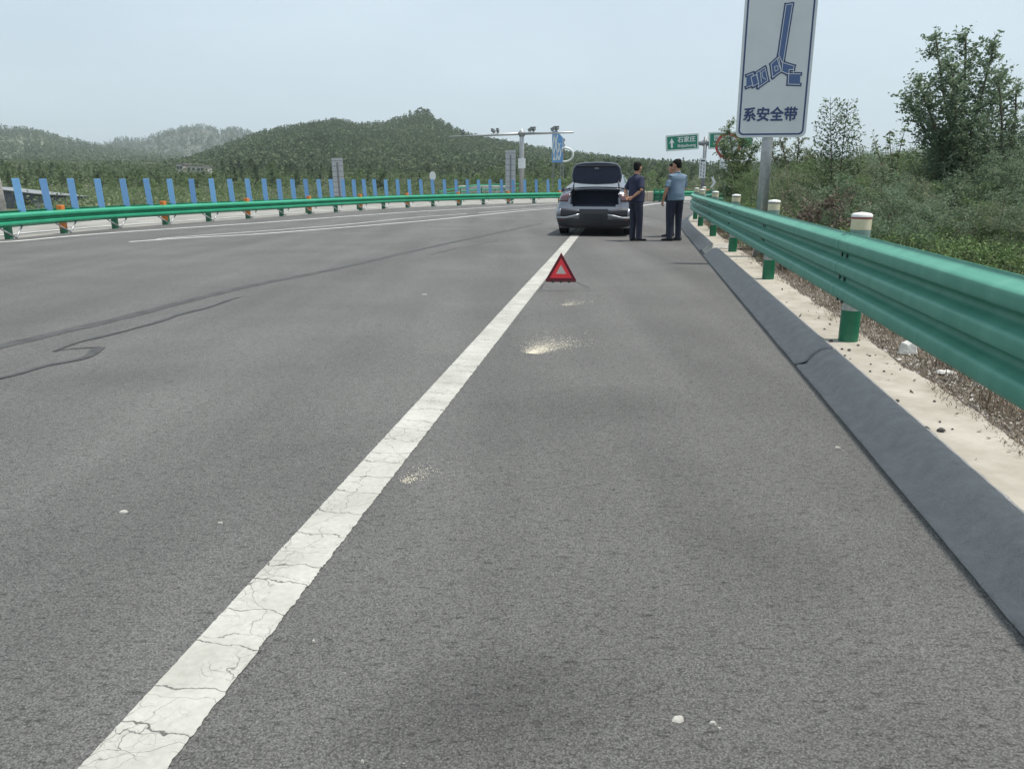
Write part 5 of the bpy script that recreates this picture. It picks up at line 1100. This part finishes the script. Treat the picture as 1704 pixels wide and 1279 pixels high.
blades('dry_litter', 'dry brown grass stalks matted along the verge beside the concrete strip', band(52000, sN+1, sN+24, .15, 1.25, g3, .9, 1), .045, .0024, 'dry', 'dry grass', g3, 1.6)
blades('dry_tufts', 'taller dead grass tufts under the guardrail and behind it', band(12000, sN+4, sN+34, .34, 1.9, g3, 1.2, 1), .15, .0025, 'dry', 'dry grass', g3, .8)
blades('green_grass', 'tall green grass growing behind the guardrail in front of the bushes', band(56000, sN-1, sN+36, 1.25, 8.0, g3, .95, 1), .34, .0042, 'grass', 'grass', g3, .55)
blades('verge_weeds', 'sparse short green weeds along the verge under the guardrail', band(3500, sN+5, sN+30, .5, 1.5, g3, 1.4, 1), .10, .004, 'grass', 'weeds', g3, .9)
c = band(5200, sN+4, sN+34, 1.15, 5.0, g3, .8, 1); V, F = leaves(np.repeat(c, 9, 0) + g3.normal(0, 1, (5200*9, 3))*(.09, .09, .0) + np.abs(g3.normal(0, 1, (5200*9, 3)))*(0, 0, .16), .05, .5, .4, 0, g3)
tag(npmesh('leafy_weeds', V, F, M['leaf']), 'low leafy weeds among the green grass behind the guardrail', 'weeds', kind='stuff')
lf_ = band(420, sN+1, sN+18, -.10, .5, g3, .6, 1); V, F = leaves(lf_ + (0,0,.018), .028, .6, 0, 0, g3); tag(npmesh('dead_leaves', V, F, M['leaf_brown']), 'small dead leaves blown onto the concrete strip and verge', 'dead leaves', kind='stuff')
n = 24000; c = band(n, sN+1, sN+16, .12, 1.25, g3, .9, 1); s_ = g3.uniform(.003, .010, n); s_[::40] *= 2.0; V = []
for dx, dy, dz in ((1,0,0),(0,1,0),(-1,0,0),(0,-1,0),(0,0,.8)):
    th2 = g3.uniform(0, .5, n); V.append(np.stack([c[:,0]+(dx*np.cos(th2)-dy*np.sin(th2))*s_, c[:,1]+(dx*np.sin(th2)+dy*np.cos(th2))*s_, c[:,2]+dz*s_+.004], 1))
i = np.arange(n)[:, None]*5; F = np.concatenate([i+np.array([[a, (a+1) % 4, 4]]) for a in range(4)]); tag(npmesh('verge_gravel', np.stack(V, 1).reshape(-1, 3), F, M['pebble']), 'loose pale gravel and grit on the verge beside the concrete strip', 'gravel', kind='stuff')

# ---- the tall tree at the right, grown from branches
def grown_tree(name, label, base, stems, m, leaf, seed, nsub, ntw, nleaf, droop=.3, asp=.45, spread=.5, tw=.22, cat='tree', sub0=.22):
    g = np.random.default_rng(seed); t = thing(name, label, cat, base); mb = MB(); L = []
    for pts, r in stems:
        pts = [Vector(p) for p in pts]; mb.loft([pts[0]] + [pts[0].lerp(pts[1], .5)] + pts[1:], [r*1.2, r] + [r*(1-.8*(i+1)/len(pts)) for i in range(len(pts)-1)], 8); Ls = sum((b-a).length for a, b in zip(pts[:-1], pts[1:]))
        def along(q):
            d = q*Ls
            for a, b in zip(pts[:-1], pts[1:]):
                l = (b-a).length
                if d <= l: return a.lerp(b, d/l), (b-a).normalized()
                d -= l
            return pts[-1], (pts[-1]-pts[-2]).normalized()
        for k in range(nsub):
            q = sub0 + (1-sub0)*(k+g.uniform())/nsub; p, d = along(min(1, q)); a = k*2.4 + g.uniform(0, .8); out = Vector((math.cos(a), math.sin(a), 0)); bl = spread*(1.15-q*.75)*g.uniform(.6, 1.15)
            e = p + (out*.78 + d*.62).normalized()*bl; mb.loft([p, p.lerp(e, .5)+Vector((0,0,.02)), e], [r*.30, r*.18, r*.06], 5)
            for j in range(ntw):
                u = (j+g.uniform(.2, 1))/ntw; b0 = p.lerp(e, u); td = (Vector(g.normal(0, 1, 3)) + out*.6 + Vector((0,0,.45))).normalized()*tw*g.uniform(.5, 1.1); mb.add([b0, b0+td*.5+Vector((.003,0,0)), b0+td], [(0,1,2)])
                for w_ in range(nleaf): L.append(tuple(b0 + td*((w_+.5)/nleaf) + Vector(g.normal(0, .012, 3))))
    V, F = leaves(L, leaf, asp, .05, droop, g); npmesh('crown', V, F, M[m], t); mb.build('trunk', M['bark'], t); return t
b = AT(1600, 300, 14.0); bx, by = b.x, b.y
def rel(px, py, dy=0): p = AT(px, py, 14.0+dy); return (p.x-bx, p.y-by, p.z-KZ)
grown_tree('tall_tree', 'tall bluish green tree with drooping leaves rising above the bushes at the right', (bx, by, KZ-.05),
    [([(0,0,0), rel(1590,250), rel(1572,160), rel(1558,60)], .035), ([(0.02,0,0), rel(1598,240,.2), rel(1606,140,.2), rel(1608,54,.1)], .04), ([(.03,0,0), rel(1608,250,-.2), rel(1635,150,-.2), rel(1655,72,-.1)], .035),
     ([(0,0,0), rel(1580,270,-.3), rel(1550,190,-.3), rel(1528,130,-.3)], .03), ([(0,0,.1), rel(1572,270,.1), rel(1540,215,.2), rel(1512,160,.3)], .028), ([(0,0,0), rel(1605,260,.4), rel(1640,200,.5), rel(1672,120,.5)], .03), ([(0,0,0), rel(1590,240,-.4), rel(1592,180,-.5), rel(1585,110,-.5)], .03)],
    'leaf_blue', .070, 71, 26, 11, 9, droop=-.1, spread=.48, tw=.26)
b = AT(1675, 300, 13.2); bx, by = b.x, b.y
grown_tree('tall_tree', 'looser tree at the right border with sky showing through its leaves', (bx, by, KZ-.05),
    [([(0,0,0), rel(1668,250,-.8), rel(1668,190,-.8), rel(1662,122,-.8)], .03), ([(.02,0,0), rel(1680,250,-.7), rel(1690,200,-.7), rel(1692,140,-.7)], .03), ([(0,0,0), rel(1660,280,-.9), rel(1640,230,-.9), rel(1628,190,-.9)], .025), ([(0,0,0), rel(1700,260,-.6), rel(1725,220,-.6), rel(1740,170,-.6)], .025)],
    'leaf_blue', .062, 72, 22, 9, 8, droop=-.1, spread=.44, tw=.20)
b = AT(1222, 300, 24.0); bx, by = b.x, b.y
def rel(px, py, dy=0): p = AT(px, py, 24.0+dy); return (p.x-bx, p.y-by, p.z-KZ)
grown_tree('small_tree', 'thin leafy tree left of the seat belt sign, half hiding a red-rimmed sign', (bx, by, KZ-.05),
    [([(0,0,0), rel(1222,270), rel(1216,235), rel(1213,206)], .03), ([(0,0,0), rel(1230,270,.2), rel(1236,240,.2), rel(1240,222,.2)], .03), ([(0,0,0), rel(1218,275,-.2), rel(1206,250,-.3), rel(1200,232,-.3)], .022), ([(0,0,0), rel(1236,280,.1), rel(1250,255,.1), rel(1258,238,.1)], .022)],
    'leaf', .07, 73, 22, 10, 9, droop=.2, spread=.55, tw=.26)
b = AT(1318, 300, 21.0); bx, by = b.x, b.y
def rel(px, py, dy=0): p = AT(px, py, 21.0+dy); return (p.x-bx, p.y-by, p.z-KZ)
grown_tree('small_tree', 'brownish green small tree rising behind the pole of the seat belt sign', (bx, by, KZ-.05),
    [([(0,0,0), rel(1312,280), rel(1305,250), rel(1298,226)], .03), ([(0,0,0), rel(1325,280,.2), rel(1328,252,.2), rel(1330,228,.2)], .03), ([(0,0,0), rel(1300,280,.2), rel(1288,262,.2), rel(1282,240,.2)], .025), ([(0,0,0), rel(1330,290,.2), rel(1340,270,.2), rel(1348,252,.2)], .025)],
    'leaf_pale', .06, 74, 20, 9, 10, droop=.1, spread=.45, tw=.2)
b = AT(1490, 300, 13.0); bx, by = b.x, b.y
def rel(px, py, dy=0): p = AT(px, py, 13.0+dy); return (p.x-bx, p.y-by, p.z-KZ)
grown_tree('sapling', 'few bare leafy shoots rising between the feathery sapling and the tall tree', (bx, by, KZ-.05),
    [([(0,0,0), rel(1486,270), rel(1482,240), rel(1481,212)], .012), ([(0,0,0), rel(1494,265), rel(1500,235), rel(1507,208)], .012), ([(0,0,0), rel(1470,270), rel(1462,250), rel(1455,232)], .010)],
    'leaf', .065, 75, 9, 4, 4, droop=.0, spread=.17, tw=.10, cat='sapling', sub0=.5)
# feathery twin-stemmed sapling: rows of slanting fronds edged with small leaflets
def feather(label, px, py, D, tops, seed):
    g = np.random.default_rng(seed); b = AT(px, py, D); t = thing('sapling', label, 'sapling', (b.x, D, KZ-.03)); mb = MB(); L = []
    for (tx, ty) in tops:
        e = AT(tx, ty, D); p0 = Vector((0,0,0)); p2 = Vector((e.x-b.x, 0, e.z-KZ)); p1 = Vector((p2.x*.45, .0, p2.z*.5)); mb.loft([p0, p1, p2], [.016, .012, .003], 6)
        nfr = 20
        for k in range(nfr):
            q = .34 + .65*k/nfr; p = p1.lerp(p2, (q-.5)/.5) if q > .5 else p0.lerp(p1, q/.5); ln = .82*(1.03-q)**.72 + .03
            for sgn in (-1, 1):
                a = g.uniform(-.22, .22); d = Vector((sgn*math.cos(a)*.84, math.sin(a), .62+g.uniform(-.07,.07))).normalized(); tip = p + d*ln*g.uniform(.85, 1.1) - Vector((0,0,ln*.10)); mid = p.lerp(tip, .5) + Vector((0,0,ln*.04))
                mb.loft([p, mid, tip], [.0035, .0025, .001], 4); nl_ = max(4, int(ln/.024))
                for w_ in range(nl_):
                    u = (w_+1)/nl_; c_ = (p.lerp(mid, u*2) if u < .5 else mid.lerp(tip, u*2-1)); L.append(tuple(c_ + Vector(g.normal(0, .002, 3)) + Vector((0, 0, (.012 if w_ % 2 else -.02)))))
    V, F = leaves(L+L, .055, .42, .5, 0, g); npmesh('fronds', V, F, M['leaf'], t); mb.build('stem', M['bark'], t); return t
feather('feathery twin-stemmed sapling with slanting fronds, right of the seat belt sign', 1396, 300, 13.4, ((1382, 158), (1412, 162)), 81)

# ------------------------------------------------------------------ say of each plant where it stands
ORD = 'first second third fourth fifth sixth seventh eighth ninth tenth eleventh twelfth thirteenth fourteenth fifteenth sixteenth seventeenth eighteenth nineteenth twentieth'.split()
for t_, z_ in (('twenty', 'thirtieth'), ('thirty', 'fortieth'), ('forty', 'fiftieth'), ('fifty', 'sixtieth')): ORD += [t_+'-'+o_ for o_ in ORD[:9]] + [z_]
def to_px(v):
    d = v[1]*_c - (v[2]-EYE)*_s; return CXP + FPX*v[0]/d, CYP - FPX*(v[1]*_s + (v[2]-EYE)*_c)/d
slat_px = sorted(to_px((o.location.x, o.location.y, .9))[0] for o in sc.children if o.name.startswith('slat'))
slat_px = [p for p in slat_px if p > 5]
def spot_left(px):
    if px < 2: return 'beyond the left border of the photo'
    if px < 948:
        i = int(np.argmin([abs(p-px) for p in slat_px]))
        return 'behind the %s blue slat from the left' % ORD[i]
    for lim, t in ((985, 'over the left half of the open boot'), (1030, 'over the right half of the open boot'), (1066, 'behind the man in navy'), (1102, 'between the standing men'), (1140, 'behind the man in blue'), (1180, 'behind the direction sign pole'), (1230, 'behind the thin leafy roadside tree'), (1300, 'behind the seat belt sign pole'), (1400, 'beyond the feathery sapling'), (9999, 'far beyond the bushes at the right')):
        if px < lim: return t
def spot_right(px):
    for lim, t in ((1215, 'beside the farthest white caps'), (1255, 'left of the seat belt sign pole'), (1300, 'around the seat belt sign pole'), (1350, 'just right of the seat belt sign pole'), (1395, 'under the feathery sapling'), (1440, 'above the nearest white cap'), (1500, 'between feathery sapling and tall tree'), (1560, 'under the left side of the tall tree'), (1620, 'under the middle of the tall tree'), (1690, 'under the looser tree at the border'), (9999, 'cut by the right border')):
        if px < lim: return t
def relabel(objs, kinds, spot):
    cells = {}
    for o in objs:
        base = next(v for k, v in kinds.items() if k in o['label']); px, _ = to_px((o.location.x, o.location.y, o.location.z+1)); cells.setdefault((base, spot(px)), []).append((o.location.y, px, o))
    for (base, where), L in cells.items():
        L.sort(key=lambda t: t[0]); n = len(L)
        for i, (_, px, o) in enumerate(L):
            rank = '' if n == 1 else (', nearer one' if i == 0 else ', farther one') if n == 2 else (', nearest one', ', %s nearest one' % ORD[min(i, 19)])[i > 0]
            if n > 2 and i == n-1: rank = ', farthest one'
            o['label'] = base + ' ' + where + rank
tops = [o for o in COL.objects if o.parent is None and 'group' in o.keys()]
cr_ = sorted((o for o in COL.objects if o.name.startswith('asphalt_crumb')), key=lambda o: o.location.y)
for i, o in enumerate(cr_): o['label'] = 'dark asphalt crumb on the concrete strip, ' + ('nearest' if i == 0 else ORD[i] + ' nearest') + ' to the camera'
for i, o in enumerate(sorted((o for o in tops if o['group'].startswith('trees on the summit') and 'clump' in o['label']), key=lambda o: o.location.x)): o['label'] = 'dark tree in the clump crowning the main hill, ' + ('leftmost' if i == 0 else ORD[i] + ' from the left')
relabel([o for o in tops if o['group'] == WG], {'dark rounded': 'dark rounded tree', 'narrow pointed': 'narrow pointed tree', 'light green': 'light green tree', 'slim upright': 'slim upright tree'}, spot_left)
relabel([o for o in tops if o['group'] == SG], {'mid green': 'mid green shrub', 'yellowish': 'yellowish green shrub', 'dusty': 'dusty grey-green shrub'}, spot_left)
relabel([o for o in tops if o['group'] == 'bushes right of the guardrail'], {'olive': 'olive green bush', 'pale dusty': 'pale dusty bush', 'bluish': 'bluish green bush', 'low bright': 'low bright bush'}, spot_right)

# ================================================================== haze
hz = MB().box(-3500, 3500, -300, 2600, -1.2, 330).build('haze', None); tag(hz, kind='stuff')
hz['label'] = 'pale summer haze lying over the whole road and the hills'; hz['category'] = 'haze'
hm = bpy.data.materials.new('haze'); hm.use_nodes = True; n = hm.node_tree.nodes; n.remove(n['Principled BSDF']); pv = n.new('ShaderNodeVolumePrincipled')
pv.inputs['Color'].default_value = (.80, .88, .95, 1); pv.inputs['Density'].default_value = .00022; pv.inputs['Anisotropy'].default_value = .2
hm.node_tree.links.new(pv.outputs[0], n['Material Output'].inputs['Volume']); hz.data.materials.append(hm); hz.display_type = 'WIRE'
